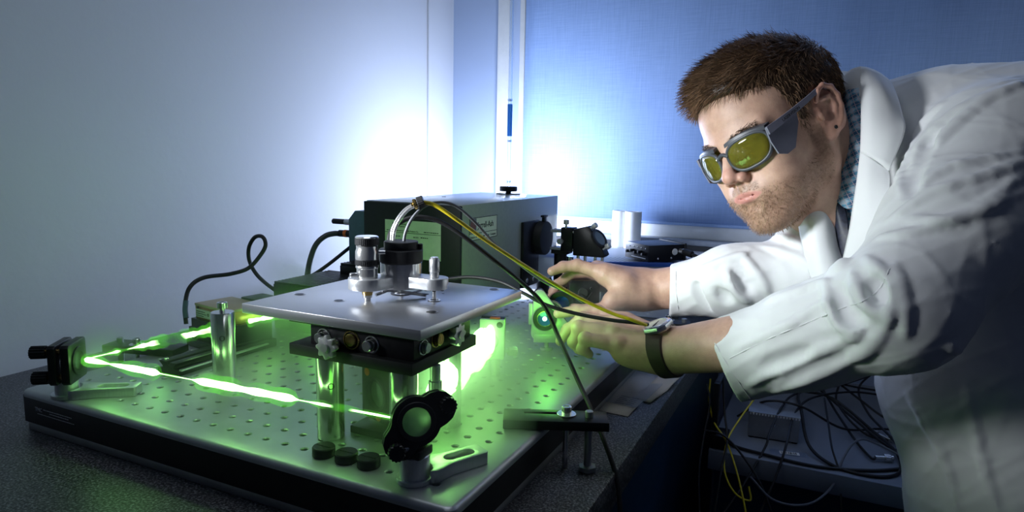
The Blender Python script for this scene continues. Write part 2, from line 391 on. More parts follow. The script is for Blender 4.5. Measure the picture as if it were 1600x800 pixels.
def kin_mount(parent, T, style='square', r=12.7, size=50, knobs=((-17, 17), (17, -17)), plate='black', optic='mirror', kl=22, seen_from_back=False):
    """local z = reflecting side"""
    h = size/2
    if style == 'square':
        poly = [(-h, -h+3), (-h+3, -h), (h-3, -h), (h, -h+3), (h, h-3), (h-3, h), (-h+3, h), (-h, h-3)]
    else:
        poly = []
        for a in range(0, 360, 10):
            q = math.radians(a); rad = r+7
            for kx, ky in knobs:
                d = abs((a-math.degrees(math.atan2(ky, kx))+180) % 360-180)
                rad = max(rad, (math.hypot(kx, ky)+8)*(1-(d/42)**2*.42) if d < 42 else 0)
            poly.append((rad*math.cos(q), rad*math.sin(q)))
    b = MB(T); b.prism(poly, -4, 5, .8, holes=[(0, 0, r, 32)]); fp = b.build('front_plate', M[plate], parent)
    b = MB(T); b.ring((0, 0, 2.5), (0, 0, 1), r+3.5, r-1.2, 4); b.build('retaining_ring', M['black'], fp)
    b = MB(T); b.prism(poly, -17, -9, .8, holes=[(0, 0, r-1.5, 32)]); bp = b.build('back_plate', M['black'], parent)
    if seen_from_back:
        b = MB(T); b.lathe([(0, -14), (r-1.6, -14.6), (r-1.6, -10), (0, -9)], seg=36); b.build('optic', M['frosted'], parent)
        b = MB(T); b.ring((0, 0, -19), (0, 0, 1), r+2.5, r-2, 3, 36); b.build('retaining_ring', M['black_matte'], bp)
    else:
        b = MB(T); b.lathe([(0, -2), (r, -2), (r, 3), (r-.8, 3.6), (0, 3.6)], seg=36); b.build('optic', M[optic], parent)
    for kx, ky in knobs:
        b = MB(T); b.cyl((kx, ky, -22), (kx, ky, -4), 3.2); b.build('adjuster', M['brass'], bp)
        b = MB(T); b.knurl((kx, ky, -22-kl), (kx, ky, -20), 7.5, 14, 1.0); b.build('knob', M['black'], bp)
    for kx, ky in ((0, r+4.2), (r+4.2, 0)):
        b = MB(T); b.cyl((kx*.98, ky*.98, -9.5), (kx*.98, ky*.98, -3.5), 1.8, 10); b.build('spring', M['steel'], bp)
    return bp

# steering mirror on the far left corner
t = thing('mirror_mount', 'black kinematic mirror mount at the left corner of the breadboard', 'mirror mount', (-63, -17, 0))
pedestal(t, frame((-66, -20, 0)), 20, 12)
fork(t, frame((-66, -20, 0), 35), 78, 34, 22, 11)
kin_mount(t, frame((-60, -14, 42), n=(.80, .60, 0)), 'square', 12.7, 46, ((-15, 15), (-15, -15)), kl=14)
# front mirror seen from its adjuster side
t = thing('mirror_mount', 'black kinematic mirror mount with knobs at the near edge of the breadboard', 'mirror mount', (404, -2, 0))
pedestal(t, frame((404, -2, 0)), 25, 13.5)
fork(t, frame((404, -2, 0), 62), 72, 36, 22, 12)
kin_mount(t, frame((400, 4, 53), n=(-.62, .74, -.25), up=(.1, .1, 1)), 'clover', 14.5, 50, ((-24, 17), (15, -25)), kl=11, seen_from_back=True)
b = MB(); cap_screw(b, (405, -16, 31), 4, 6); b.build('cap_screw', M['steel'], t)
b = MB(); b.box((392, -14, 24), (417, 8, 33), 2); b.build('mount_foot', M['black'], t)

# posts and top stage -------------------------------------------------------------------
t = thing('raised_sample_stage', 'aluminium plate raised on a black slab and two thick posts', 'stage', (300, 60, 0))
for x, y in ((277, 36), (366, 36), (277, 118), (366, 118)):
    b = MB(); b.lathe([(0, 0), (13.3, 0), (13.7, .5), (13.7, 85), (0, 85.5)], (x, y, 0), seg=40); p = b.build('post', M['steel'], t)
    b = MB(); d = nv((.69, -.72, 0)); b.lathe([(2.6, 0), (3.2, 0), (3.2, .5), (2.6, .6), (2.4, .1), (0, .1)], (x+13.5*d[0], y+13.5*d[1], 57), d, 16); b.build('set_screw', M['black'], p)
MB().box((240, 19, 85.5), (387, 140, 97), .8).build('slab', M['black_matte'], t)
st = MB().box((262, 26, 97), (384, 132, 119), .8).build('stage_body', M['black'], t)
MB().box((236, 24, 117.5), (390, 140, 121), .4).build('stage_shim', M['black'], t)
MB().box((180, 16, 121), (398, 230, 131), .7).build('top_plate', M['plate_alu'], t)
for x, y in ((198, 80), (256, 76), (369, 81), (368, 219), (215, 205)):
    b = MB(); b.lathe([(5.8, .15), (6.2, .3), (5.4, .3), (3.4, -2.2), (3.4, -6), (0, -6)], (x, y, 131), seg=24); b.build('countersink', M['steel'], t)
    b = MB(); b.lathe([(0, .32), (4.6, .34), (0, .36)], (x-1, y+.5, 131), seg=20); b.build('screw_recess', M['black'], t)
for i, (x, z, r, l, mt) in enumerate(((279, 107, 5.2, 9, 'steel'), (313, 108, 6.4, 3, 'brass'), (337, 107, 5.4, 9, 'steel'))):
    b = MB(); b.ring((x, 26, z), (0, -1, 0), r+3.2, r+1.8, 1.2); b.cyl((x, 27, z), (x, 26-l, z), r, 24, .7); b.build('stage_screw', M[mt], t)
b = MB(frame((295, 13, 102), n=(0, -1, 0)))
poly = [((10.5+1.5*math.cos(8*a))*math.cos(a), (10.5+1.5*math.cos(8*a))*math.sin(a)) for a in [2*math.pi*k/64 for k in range(64)]]
b.prism(poly, -2, 4, .6); b.cyl((0, 0, -12), (0, 0, 6), 4.2); b.build('star_knob', M['greenmetal'], t)
for y, z, r in ((42, 107, 5.0), (64, 110, 6.0)):
    b = MB(); b.ring((384, y, z), (1, 0, 0), r+3, r+1.6, 1.2); b.cyl((383, y, z), (390, y, z), r, 24, .7); b.build('stage_screw', M['brass' if y > 50 else 'steel'], t)
b = MB(frame((388, 92, 109), n=(1, 0, 0))); b.prism(poly, 0, 7, .6); b.cyl((0, 0, -6), (0, 0, 9), 4); b.build('star_knob', M['greenmetal'], t)
b = MB(); b.cyl((386, 60, 85.5), (386, 60, 70), 5.2, 20, .4); b.knurl((386, 60, 56), (386, 60, 70), 6.6, 16, .5); b.build('micrometer', M['alu'], t)
# slot cut in the top plate
MB().box((284, 150, 131), (318, 154, 131.6)).box((296, 132, 131), (300, 168, 131.6)).build('slot_insert', M['black'], t)
b = MB(); b.ring((290, 141, 131), (0, 0, 1), 12, 9, .8, 28, .2); b.build('sample_ring', M['black'], t)
b = MB(); b.lathe([(0, .2), (1.6, .2), (0, .25)], (330, 165, 131), seg=12); b.build('pin_hole', M['black'], t)

# tripod measuring head on the plate ---------------------------------------------------
PZ = 131.3
LF, RF, CC = nv((281, 92)), nv((341, 129)), nv((299, 128)); BF = CC + (CC-(LF+RF)/2)*1.3
t = thing('tripod_probe_head', 'aluminium three-lobed probe head with a black cap standing on the plate', 'probe head', (*CC, PZ))
bm2 = MB()
def hull_lobe(bm_, pts_r, z0, z1):
    P = []
    for (x, y), r in pts_r:
        P += [(x+r*math.cos(2*math.pi*k/48), y+r*math.sin(2*math.pi*k/48)) for k in range(48)]
    P = sorted(set((round(a, 3), round(b_, 3)) for a, b_ in P))
    def half(seq):
        o = []
        for p in seq:
            while len(o) >= 2 and (o[-1][0]-o[-2][0])*(p[1]-o[-2][1])-(o[-1][1]-o[-2][1])*(p[0]-o[-2][0]) <= 0: o.pop()
            o.append(p)
        return o
    lo, hi = half(P), half(P[::-1]); bm_.prism(lo[:-1]+hi[:-1], z0, z1, .7)
body = None
for k, (q, r) in enumerate(((LF, 20), (RF, 15), (BF, 15))):
    b = MB(); hull_lobe(b, [(tuple(q), r), (tuple(q*.35+CC*.65), 13)], PZ+13, PZ+25)
    lobe = b.build('lobe', M['alu'], t)
b = MB(); b.lathe([(0, 11), (22, 11), (22.5, 11.5), (22.5, 38.12), (21.8, 38.94), (0, 38.94)], (*CC, PZ), seg=48); b.build('barrel', M['steel'], t)
b = MB(); b.lathe([(0, 38.94), (23.2, 38.94), (23.6, 39.43), (23.6, 52.06), (22.8, 52.88), (18.5, 52.88), (18.5, 60.67), (17.8, 61.33), (0, 61.33)], (*CC, PZ), seg=48); cap = b.build('black_cap', M['black_matte'], t)
for dx, dy in ((19, 9), (-17, 11)): b = MB(); cap_screw(b, (CC[0]+dx, CC[1]+dy, PZ+52.88), 2.6, 6); b.build('cap_screw', M['black'], cap)
b = MB(); b.cyl((CC[0]-4, CC[1]-23, PZ+51.24), (CC[0]-12, CC[1]-29, PZ+51.24), 2.2, 14, .3); b.build('side_screw', M['steel'], cap)
# left valve column
b = MB(); b.lathe([(0, 24), (11, 24), (11, 34.84), (12, 35.66), (12, 37.3), (11.4, 38.12)], (*LF, PZ), seg=36)
b.lathe([(11.4, 43.86), (12.2, 44.68), (12.2, 52.88), (11.2, 55.34), (11.2, 58.62), (9.5, 60.26)], (*LF, PZ), seg=36); col = b.build('valve_body', M['steel'], t)
b = MB(); b.knurl((*LF, PZ+38.12), (*LF, PZ+44.27), 12.6, 40, .35); b.build('grip_ring', M['black'], col)
b = MB(); b.knurl((*LF, PZ+59.44), (*LF, PZ+67.23), 12.6, 40, .35); b.build('grip_ring', M['black'], col)
b = MB(); b.lathe([(12, 67.07), (12.2, 67.89), (11, 68.95), (0, 69.28)], (*LF, PZ), seg=36); b.build('top_cap', M['steel'], col)
b = MB(); b.cyl((LF[0]-6, LF[1]-10, PZ+28.28), (LF[0]-10, LF[1]-16, PZ+28.28), 2.6, 14, .4); b.build('side_screw', M['steel'], col)
b = MB(); b.lathe([(8.5, 13.2), (8.5, 11), (6, 9.5), (5.2, 6)], (*LF, PZ), seg=28); b.build('brass_bush', M['brass'], col)
b = MB(); b.lathe([(5, 10), (5, 3.5), (3.4, 2.6), (3.4, 0), (0, 0)], (*LF, PZ), seg=24); b.build('foot', M['steel'], col)
# right fine screw
b = MB(); b.cyl((*RF, PZ+25), (*RF, PZ+31), 5.0, 24, .4); b.knurl((*RF, PZ+30.5), (*RF, PZ+45), 5.6, 20, .25); b.cyl((*RF, PZ+45), (*RF, PZ+47), 4.4, 20, .6); fs = b.build('fine_screw', M['alu'], t)
b = MB(); b.cyl((*RF, PZ), (*RF, PZ+14), 2.2, 16); b.build('foot', M['steel'], fs)
b = MB(); b.ring((*RF, PZ), (0, 0, 1), 7, 4.6, .8, 24, .2); b.build('foot_seat', M['steel'], fs)
for a in range(0, 360, 60):
    b = MB(); b.cyl((RF[0]+10*math.cos(math.radians(a)), RF[1]+10*math.sin(math.radians(a)), PZ+11.4), (RF[0]+10*math.cos(math.radians(a)), RF[1]+10*math.sin(math.radians(a)), PZ+13.4), 1.8, 10); b.build('lobe_screw', M['black'], fs)
b = MB(); b.cyl((*BF, PZ), (*BF, PZ+14), 2.2, 16); b.build('foot', M['steel'], t)
b = MB(); b.box((CC[0]-3, CC[1]-8, PZ+4), (CC[0]+3, CC[1]-4, PZ+12), .4); b.tube([(LF[0]+5, LF[1]+8, PZ+5), (CC[0]-8, CC[1]-14, PZ+8), (CC[0]+2, CC[1]-4, PZ+6), (CC[0]+26, CC[1]+10, PZ+2)], 1.8, 8); b.build('sample_arm', M['steel'], t)
# bent steel tubes and brass nut on the cap
D0 = 728
tubes = [(611, 382, D0), (613, 360, D0), (622, 341, D0), (634, 327, D0), (646, 320, D0)]
for dx, dd in ((0, 0), (3.5, -3)):
    b = MB(); b.tube(spline([px(a+dx, c+abs(dx)*.35, d+dd) for a, c, d in tubes], 8), 1.9, 10); b.build('steel_tube', M['steel'], t)
n0, n1 = px(643, 321, D0-2), px(662, 314, D0-2); ax = (n1-n0)/np.linalg.norm(n1-n0)
b = MB(); b.lathe([(0, 0), (3.2, 0), (3.2, 2), (6, 3), (6, 6), (4.6, 6.5), (4.6, 8)], n0, ax, 24); b.build('brass_nut', M['brass'], t)
b = MB(); b.knurl(n0+ax*7, n0+ax*14.5, 6.6, 20, .4); b.build('nut_collar', M['rubber'], t)

# spectrometer -------------------------------------------------------------------------
t = thing('monochromator', 'olive grey box monochromator with a black end panel and maker labels', 'monochromator', (95, 656, 0))
MB().box((0, 452, 36), (190, 862, 210), 1.2).build('housing', M['olive'], t)
MB().box((-1, 446, 34), (189.2, 452.5, 208.6), .8).build('end_panel', M['black_matte'], t)
for x, y in ((20, 480), (170, 480), (20, 840), (170, 840)):
    b = MB(); b.cyl((x, y, 0), (x, y, 36), 14, 24, 1); b.build('foot', M['black'], t)
lab = MB().box((43.5, 445.5, 117), (153.5, 446.1, 180)).build('rating_label', M['label'], t)
F0 = lambda x, z: frame((x, 445.45, z), n=(0, -1, 0))
text_mesh('lettering', 'Analytical', 3.6, F0(72, 172.5), M['ink'], lab, bold=.05); text_mesh('lettering', 'Systems', 3.6, F0(72, 168.6), M['ink'], lab, bold=.05)
b = MB(F0(60, 172)); b.prism([(-4, -4), (0, 5), (4, -4), (2.4, -4), (0, 1.6), (-2.4, -4)], 0, .15); b.build('emblem', M['ink'], lab)
blurred_line(F0(47, 161.8), 33, 1.5, M['ink'], lab, 5); text_mesh('lettering', 'Scientific Products Co.', 3.1, F0(82, 161.6), M['ink'], lab, bold=.05); blurred_line(F0(121, 161.8), 28, 1.5, M['ink'], lab, 6)
MB(F0(43.6, 159)).box((0, 0, 0), (109.7, .7, .12)).build('rule', M['ink'], lab)
blurred_line(F0(60, 152.4), 15, 1.7, M['ink'], lab, 7); blurred_line(F0(115, 152.4), 14, 1.8, M['ink'], lab, 8)
for k, s_ in enumerate(('SER NO.', 'PV', 'PHASE', 'MODEL NO.')): text_mesh('lettering', s_, 3.0, F0(100, 152-5*k), M['ink'], lab, bold=.03)
G0 = lambda y, z: frame((190.75, y, z), n=(1, 0, 0))
pl_ = MB().box((190, 472, 149.5), (190.7, 573, 187.5)).build('maker_plate', M['label'], t)
b = MB(); 
for lo, hi in (((472, 149.5), (573, 150.6)), ((472, 186.4), (573, 187.5)), ((472, 149.5), (473.2, 187.5)), ((571.8, 149.5), (573, 187.5)), ((472, 160.5), (573, 161.4))): b.box((190.7, *lo), (190.95, *hi))
b.build('plate_border', M['ink'], pl_)
MB().box((190.7, 474, 162), (190.9, 497, 186)).build('emblem_patch', M['cable_grey'], pl_)
b = MB(G0(485.5, 174)); 
for r in (8.6, 5.6, 2.8): b.ring((0, 0, .15), (0, 0, 1), r, r-1.2, .25, 24, .05)
b.build('emblem', M['red_ink'], pl_)
text_mesh('lettering', 'Jarrell-Ash', 14.5, G0(502, 169), M['ink'], pl_, bold=.18, sx=.92)
text_mesh('lettering', 'Division of', 5.4, G0(475, 153.4), M['ink'], pl_, bold=.04); blurred_line(G0(503, 153.6), 40, 2.6, M['ink'], pl_, 9); text_mesh('lettering', 'Company', 5.4, G0(547, 153.4), M['ink'], pl_, bold=.04)
sl = MB().box((190, 676, 38), (196, 752, 166), 1).build('slit_plate', M['black'], t)
b = MB(); b.lathe([(0, 0), (33, 0), (34, 1), (34, 15), (33, 17), (30, 17.5), (0, 17.5)], (195, 752, 130), (1, 0, 0), 48); b.build('slit_drum', M['black_matte'], sl)
b = MB(); b.box((203, 745, 162), (209, 757, 174), 1).box((202, 741, 172), (210, 761, 176), 1); b.build('slit_lever', M['black'], sl)
for y, z in ((692, 52), (722, 50)):
    b = MB(); cap_screw(b, (196, y, z), 4.4, 3, (1, 0, 0)); b.build('panel_screw', M['steel'], sl)
b = MB(); b.lathe([(0, 0), (27, 0), (27, 1.6), (6, 2), (6, 5), (18.5, 6), (19.5, 7), (19.5, 15), (18.5, 16.5), (0, 17)], (83, 838, 210), seg=40); b.build('top_knob', M['black'], t)
b = MB(); b.lathe([(0, 0), (4, 0), (4, .4), (0, .5)], (40, 640, 210), seg=16); b.build('top_screw', M['black'], t)

ad = MB(frame((0, 520, 0), n=(0, -1, 0))); ad.prism([(-1, 92), (-1, 188), (-44, 188), (-58, 172), (-58, 92)], 0, 45, .8); adp = ad.build('detector_housing', M['bluegrey'], t)
for z, ma, mb, L1 in ((164, 'steel', 'rubber', 30),):
    b = MB(); b.cyl((-58, 500, z), (-64, 500, z), 7, 24, .6); b.cyl((-64, 500, z), (-86, 499, z), 5.6, 24, .8); cn = b.build('connector', M['alu'], adp)
    b = MB(); b.cyl((-86, 499, z), (-114, 498, z), 5, 20, 1.5); b.build('boot', M['rubber'], cn)
b = MB(); b.cyl((-58, 500, 143), (-76, 500, 142.5), 8, 24, .8); b.cyl((-76, 500, 142.5), (-100, 499, 142), 6.4, 24, .8); cn = b.build('connector', M['rubber'], adp)
b = MB(); b.ring((-81, 500, 142.4), (-1, 0, 0), 6.9, 5, 7, 24, .3); b.build('colour_band', M['orange'], cn)

# glass tube with blue filling above the box
t = thing('glass_column', 'thin upright glass tube with a blue filling on the box top', 'glass tube', (83, 838, 227))
b = MB(); b.lathe([(3.4, 1), (4, 1), (4, 520), (3.4, 520)], (83, 838, 226), seg=20, closed=True); b.build('tube', M['glass'], t)
b = MB(); b.cyl((83, 838, 334), (83, 838, 402), 5.4, 20, .8); b.build('blue_filling', M['blue_liquid'], t)
for z in (234, 322, 408): 
    b = MB(); b.ring((83, 838, z), (0, 0, 1), 5.2, 4.0, 5, 20, .5); b.build('joint', M['glass'], t)
# ------------------------------------------------------------------ more hardware on the breadboard
t = thing('optics_post', 'free-standing thick steel post with a cap screw on top', 'post', (59, 95, 0))
b = MB(); b.lathe([(0, 0), (13.3, 0), (13.7, .5), (13.7, 91), (13, 92), (0, 92)], (59, 95, 0), seg=40); p = b.build('shaft', M['steel'], t)
b = MB(); b.cyl((59, 95, 92), (59, 95, 98), 3.2, 16); cap_screw(b, (59, 95, 97), 6, 7); b.build('cap_screw', M['steel'], t)
b = MB(); d = nv((.69, -.72, 0)); b.lathe([(2.6, 0), (3.2, 0), (3.2, .5), (2.6, .6), (2.4, .1), (0, .1)], (59+13.5*d[0], 95+13.5*d[1], 62), d, 16); b.build('set_screw', M['black'], p)

for i, (x, y) in enumerate(((300.3, -1.5), (327, -1), (352, 0))):
    b = MB(); b.lathe([(0, 0), (10.2, 0), (10.8, .8), (10.8, 8.2), (10, 9.2), (0, 9.2)], (x, y, 0), seg=32)
    o = b.build('rubber_plug', M['rubber'], base=(x, y, 0))
    tag(o, ('leftmost of three black rubber plugs on the breadboard', 'middle of three black rubber plugs on the breadboard', 'rightmost of three black rubber plugs on the breadboard')[i], 'plug', 'rubber plugs at the near edge')
    MB().box((x-8, y-.7, 9.1), (x+8, y+.7, 9.5)).build('ridge', M['rubber'], o)

def clamp_bar(T, label, L=112, W=34, H=10, studs=(68, 92), zdrop=-50):
    t = thing('slotted_clamp_bar', label, 'clamp', T @ Vector((L*.8, W/2, zdrop)))
    x0, x1 = 22, L*.66; slot = [(x0, W*.62), (x1, W*.62), (x1, W*.62+5), (x0, W*.62+5)]
    b = MB(T); b.prism([(0, 0), (L, 0), (L, W), (0, W)], 0, H, .8, holes=[slot]); bar = b.build('bar', M['black'], t)
    b = MB(T); b.ring((studs[0], W*.62, H), (0, 0, 1), 10.5, 4, 1.4, 32, .3); b.build('washer', M['steel'], t)
    b = MB(T); b.cyl((studs[0], W*.62, zdrop), (studs[0], W*.62, H), 3, 16); cap_screw(b, (studs[0], W*.62, H+1.4), 5.4, 8); b.build('bolt', M['steel'], t)
    b = MB(T); b.cyl((studs[1], W*.45, zdrop+5), (studs[1], W*.45, H+2), 4.2, 20); b.cyl((studs[1], W*.45, H), (studs[1], W*.45, H+7), 4.4, 12, .5); sb = b.build('jack_screw', M['galv'], t)
    b = MB(T); b.lathe([(0, 0), (10, 0), (10, 5), (4.2, 6), (4.2, 7)], (studs[1], W*.45, zdrop), seg=6); b.build('hex_foot', M['galv'], sb)
    return t
clamp_bar(frame((424, 133, 1), 24), 'black slotted clamp bar bolted over the near right breadboard edge')
clamp_bar(frame((395, 640, 1), 8), 'black slotted clamp bar behind the watch on the far right edge', 125, 36, 10, (88, 115))
clamp_bar(frame((-100, 170, 1), 196), 'black slotted clamp bar over the left breadboard edge by the wall', 112, 34, 10, (66, 98))

t = thing('dovetail_rail', 'short black dovetail rail lying between laser and free-standing post', 'rail', (-36, 160, 0))
b = MB(frame((-36, 88, 0), n=(0, -1, 0))); b.prism([(-20, 0), (20, 0), (20, 6), (10, 8), (10, 10), (17, 16), (4, 16), (4, 12), (-4, 12), (-4, 16), (-17, 16), (-10, 10), (-10, 8), (-20, 6)], -150, 0, .3); b.build('profile', M['black'], t)
MB().box((-12, 90, 6.2), (-17.5, 236, 8.4), .3).build('bright_edge', M['alu'], t)
b = MB(); cap_screw(b, (-46, 94, 15.8), 3, 2.6); b.build('rail_screw', M['steel'], t)

# laser head
t = thing('laser_unit', 'small laser with a cream lid and gold sides behind the post', 'laser', (-72, 215, 0))
T = frame((-118, 197, 0), -9)
MB(T).box((-12, -8, 0), (96, 70, 12), .8).build('base_plate', M['black'], t)
MB(T).box((-4, -4, 12), (92, 66, 42), 1).build('heat_sink', M['black'], t)
MB(T).box((-26, 4, 14), (-4, 30, 24), .8).build('base_tab', M['black'], t)
g = MB(T).box((2, 0, 42), (86, 58, 61), .8).build('gold_body', M['gold'], t)
MB(T).box((2, -1, 61), (87, 59, 65), .8).build('lid', M['cream'], t)
MB(T).box((28, 58, 42), (84, 96, 68), 1).build('rear_cover', M['black'], t)
lb = MB(T).box((4, -.4, 45), (42, 0, 57)).build('white_label', M['white'], g)
Tl = T @ frame((6, -.5, 53), n=(0, -1, 0))
for k in range(3): blurred_line(Tl @ Matrix.Translation((0, -3.2*k, 0)), (22, 25, 18)[k], 1.2, M['ink'], lb, 20+k)
b = MB(T @ frame((36, -.5, 51), n=(0, -1, 0))); b.ring((0, 0, 0), (0, 0, 1), 2.2, 1.2, .2, 16, .02); b.build('mark', M['ink'], lb)
MB(T).box((46, -.5, 46), (54, 0, 56)).build('port', M['black'], g)
for x in (10, 70): 
    b = MB(T); cap_screw(b, (x, -.2, 59), 1.8, 1.5, (0, -1, 0)); b.build('screw', M['black'], g)
b = MB(); b.lathe([(6, 0), (9, 0), (9, 6), (6, 6)], (-42, 168, 41), (0, -1, 0), 28, True); b.build('aperture_ring', M['glass'], t)

# ridged stage behind the plate
t = thing('ridged_translation_stage', 'black ridged translation stage behind the raised plate', 'stage', (-50, 400, 0))
MB().box((-96, 330, 0), (-10, 470, 74), 1).build('body', M['black'], t)
for k in range(17): MB().box((-96, 332+8*k, 74), (-10, 336.5+8*k, 78), .4).build('ridge', M['black'], t)
MB().box((-50, 440, 74), (-4, 500, 94), 1).build('riser', M['black'], t)
for k in range(7): MB().box((-50, 442+8*k, 94), (-4, 446.5+8*k, 98), .4).build('ridge', M['black'], t)

# receiving mirror at the end of the bright beam
t = thing('mirror_mount', 'flat black-backed mirror mount with an orange dot at the bright beam end', 'mirror mount', (338, 285, 0))
T = frame((336, 279, 52), n=(.35, -.94, 0))
MB(T).box((-17, -26, -2), (15, 27, 4), 1).build('front_plate', M['greenmetal'], t)
MB(T).box((-17, -26, -16), (15, 27, -6), 1).build('back_plate', M['black'], t)
b = MB(T); b.lathe([(0, 4.2), (4, 4.2), (4, 4.6), (0, 4.7)], (9, 20, 0), seg=20); b.build('hole', M['black'], t)
MB(T).box((-4, 27, -6), (9, 28.4, 2), .3).build('dot', M['orange'], t)
b = MB(T); b.cyl((6, -20, -16), (20, -22, -24), 3, 14); b.knurl((18, -22, -23), (29, -23.5, -28), 6, 14, .7); b.build('knob', M['greenmetal'], t)
b = MB(T); b.lathe([(0, 4), (11, 4), (11, 5), (0, 5.2)], (-3, -2, 0), seg=28); b.build('optic', M['mirror'], t)
b = MB(); b.cyl((337, 286, 0), (337, 286, 27), 6.3, 24, .4); b.build('post', M['steel'], t)

# cage optic under the stage
t = thing('square_lens_mount', 'black square optic mount with orange dots under the raised plate', 'lens mount', (318, 72, 0))
T = frame((318, 68, 42), n=(-.30, -.95, 0))
b = MB(T); b.prism([(-24, -28), (24, -28), (27, -24), (27, 26), (24, 29), (-24, 29), (-27, 26), (-27, -24)], -3, 7, .8, holes=[(-2, 0, 15, 32)]); b.build('front_plate', M['black'], t)
MB(T).box((-26, -28, -16), (26, 28, -6), 1).build('back_plate', M['black'], t)
b = MB(T); b.ring((-2, 0, 5), (0, 0, 1), 18.5, 14.5, 4); b.build('retaining_ring', M['black_matte'], t)
b = MB(T); b.lathe([(0, -2), (15, -2), (15, 2.5), (0, 3)], (-2, 0, 0), seg=32); b.build('optic', M['mirror'], t)
for x, y in ((-17, 21), (2, -23)):
    b = MB(T); b.lathe([(0, 7.2), (4.2, 7.2), (4.2, 7.8), (0, 7.9)], (x, y, 0), seg=20); b.build('dot', M['orange'], t)
MB().box((288, 52, 0), (350, 90, 8), 1).build('foot', M['black'], t)
b = MB(); b.cyl((318, 78, 8), (318, 78, 18), 8, 24); b.build('post', M['black'], t)
b = MB(); b.cyl((300, 84, 60), (300, 84, 85.4), 3, 16); b.build('rod', M['steel'], t)

# mirror mount being adjusted
GC = px(851, 498, 985)
t = thing('mirror_mount', 'three-lobed kinematic mount with a blue optic beside the fingers', 'mirror mount', (GC[0], GC[1]+8, 0))
nG = nv((.42, -.90, .08)); T = frame(GC, n=nG)
poly = []
lob = [(-8, 34, 9), (31, -18, 10), (-8, -22, 12)]
def tri_hull(lob):
    P = []
    for x, y, r in lob: P += [(x+r*math.cos(2*math.pi*k/40), y+r*math.sin(2*math.pi*k/40)) for k in range(40)]
    P = sorted(set((round(a, 3), round(c, 3)) for a, c in P))
    def half(seq):
        o = []
        for p in seq:
            while len(o) >= 2 and (o[-1][0]-o[-2][0])*(p[1]-o[-2][1])-(o[-1][1]-o[-2][1])*(p[0]-o[-2][0]) <= 0: o.pop()
            o.append(p)
        return o
    return half(P)[:-1]+half(P[::-1])[:-1]
hp = [p for p in tri_hull(lob)]
out = []
for x, y in hp: out.append((x, y))
b = MB(T); b.prism(out, -8, -2, .7, holes=[(0, 0, 14.5, 32)]); b.build('front_plate', M['greenmetal'], t)
b = MB(T); b.prism(out, -26, -18, .7, holes=[(0, 0, 14.5, 32)]); bp = b.build('back_plate', M['black'], t)
b = MB(T); b.ring((0, 0, -6), (0, 0, 1), 17.5, 11.6, 10); b.build('lens_cell', M['black'], t)
b = MB(T); b.lathe([(0, -2), (11.8, -2), (11.8, 1), (0, 1.6)], seg=32); b.build('optic', M['bluelens'], t)
b = MB(T); b.ring((0, 0, 1), (0, 0, 1), 11.8, 10.8, 1.2, 32, .3); b.build('optic_ring', M['brass'], t)
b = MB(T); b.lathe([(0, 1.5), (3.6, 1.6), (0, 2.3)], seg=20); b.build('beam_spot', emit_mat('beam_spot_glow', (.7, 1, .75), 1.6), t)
MB(T).box((-24, -10, -24), (-18, 22, -4), .8).build('side_bracket', M['greenmetal'], t)
MB(T).box((-16, -36, -24), (20, -24, 0), .8).build('base_block', M['greenmetal'], t)
for x, y in ((-8, 32), (29, -18)):
    b = MB(T); b.cyl((x, y, -30), (x, y, -8), 3, 14); b.knurl((x, y, -44), (x, y, -28), 7, 14, .8); b.build('knob', M['greenmetal'], bp)
b = MB(T); b.tube([(14*math.cos(a)+10, 14*math.sin(a)+8, -13+k*.0) for k, a in enumerate([2*math.pi*i/24 for i in range(25)])], 2.2, 8); b.tube([(17*math.cos(a)+10, 17*math.sin(a)+8, -10) for a in [2*math.pi*i/24 for i in range(25)]], 1.6, 8); b.build('bellows', M['steel'], t)
b = MB(); b.cyl((GC[0]-.15*0, GC[1]+10, 0), (GC[0], GC[1]+10, GC[2]-30), 3.4, 16); b.lathe([(0, 0), (9, 0), (9, 4), (0, 4)], (GC[0], GC[1]+10, 0), seg=24); b.build('post', M['greenmetal'], t)
# second lens held behind
LC = px(877, 475, 1020)
t = thing('lens_tube_mount', 'round black lens mount with a bright blue optic gripped by the far hand', 'lens mount', (LC[0]+22, LC[1]+8, 0))
T = frame(LC, n=(.40, -.91, .12))
b = MB(T); b.ring((0, 0, -8), (0, 0, 1), 20, 12.5, 14); b.build('lens_cell', M['black'], t)
b = MB(T); b.lathe([(0, -4), (12.6, -4), (12.6, 2), (0, 3)], seg=32); b.build('optic', M['bluelens'], t)
T2 = frame(px(912, 460, 1035), n=(.45, -.88, .1))
b = MB(T2); b.prism([(-24, -17), (-19, -22), (19, -22), (24, -17), (24, 15), (15, 22), (-19, 22), (-24, 17)], -18, 6, 2); b.build('housing', M['black'], t)
b = MB(T2); b.cyl((-2, 3, 6), (-2, 3, 9), 8, 20, .6); cap_screw(b, (11, 10, 6), 2.6, 2); b.build('cover', M['black_matte'], t)
b = MB(T2); b.tube([(-20, -4, 8), (-8, 2, 12), (4, -6, 12), (12, 4, 9)], 1.2, 8); b.build('wire', M['rubber'], t)
q = px(912, 470, 1045); b = MB(); b.cyl((q[0], q[1], 0), (q[0], q[1], q[2]-16), 6.3, 20); b.lathe([(0, 0), (16, 0), (16, 5), (0, 5)], (q[0], q[1], 0), seg=28); b.build('post', M['steel'], t)

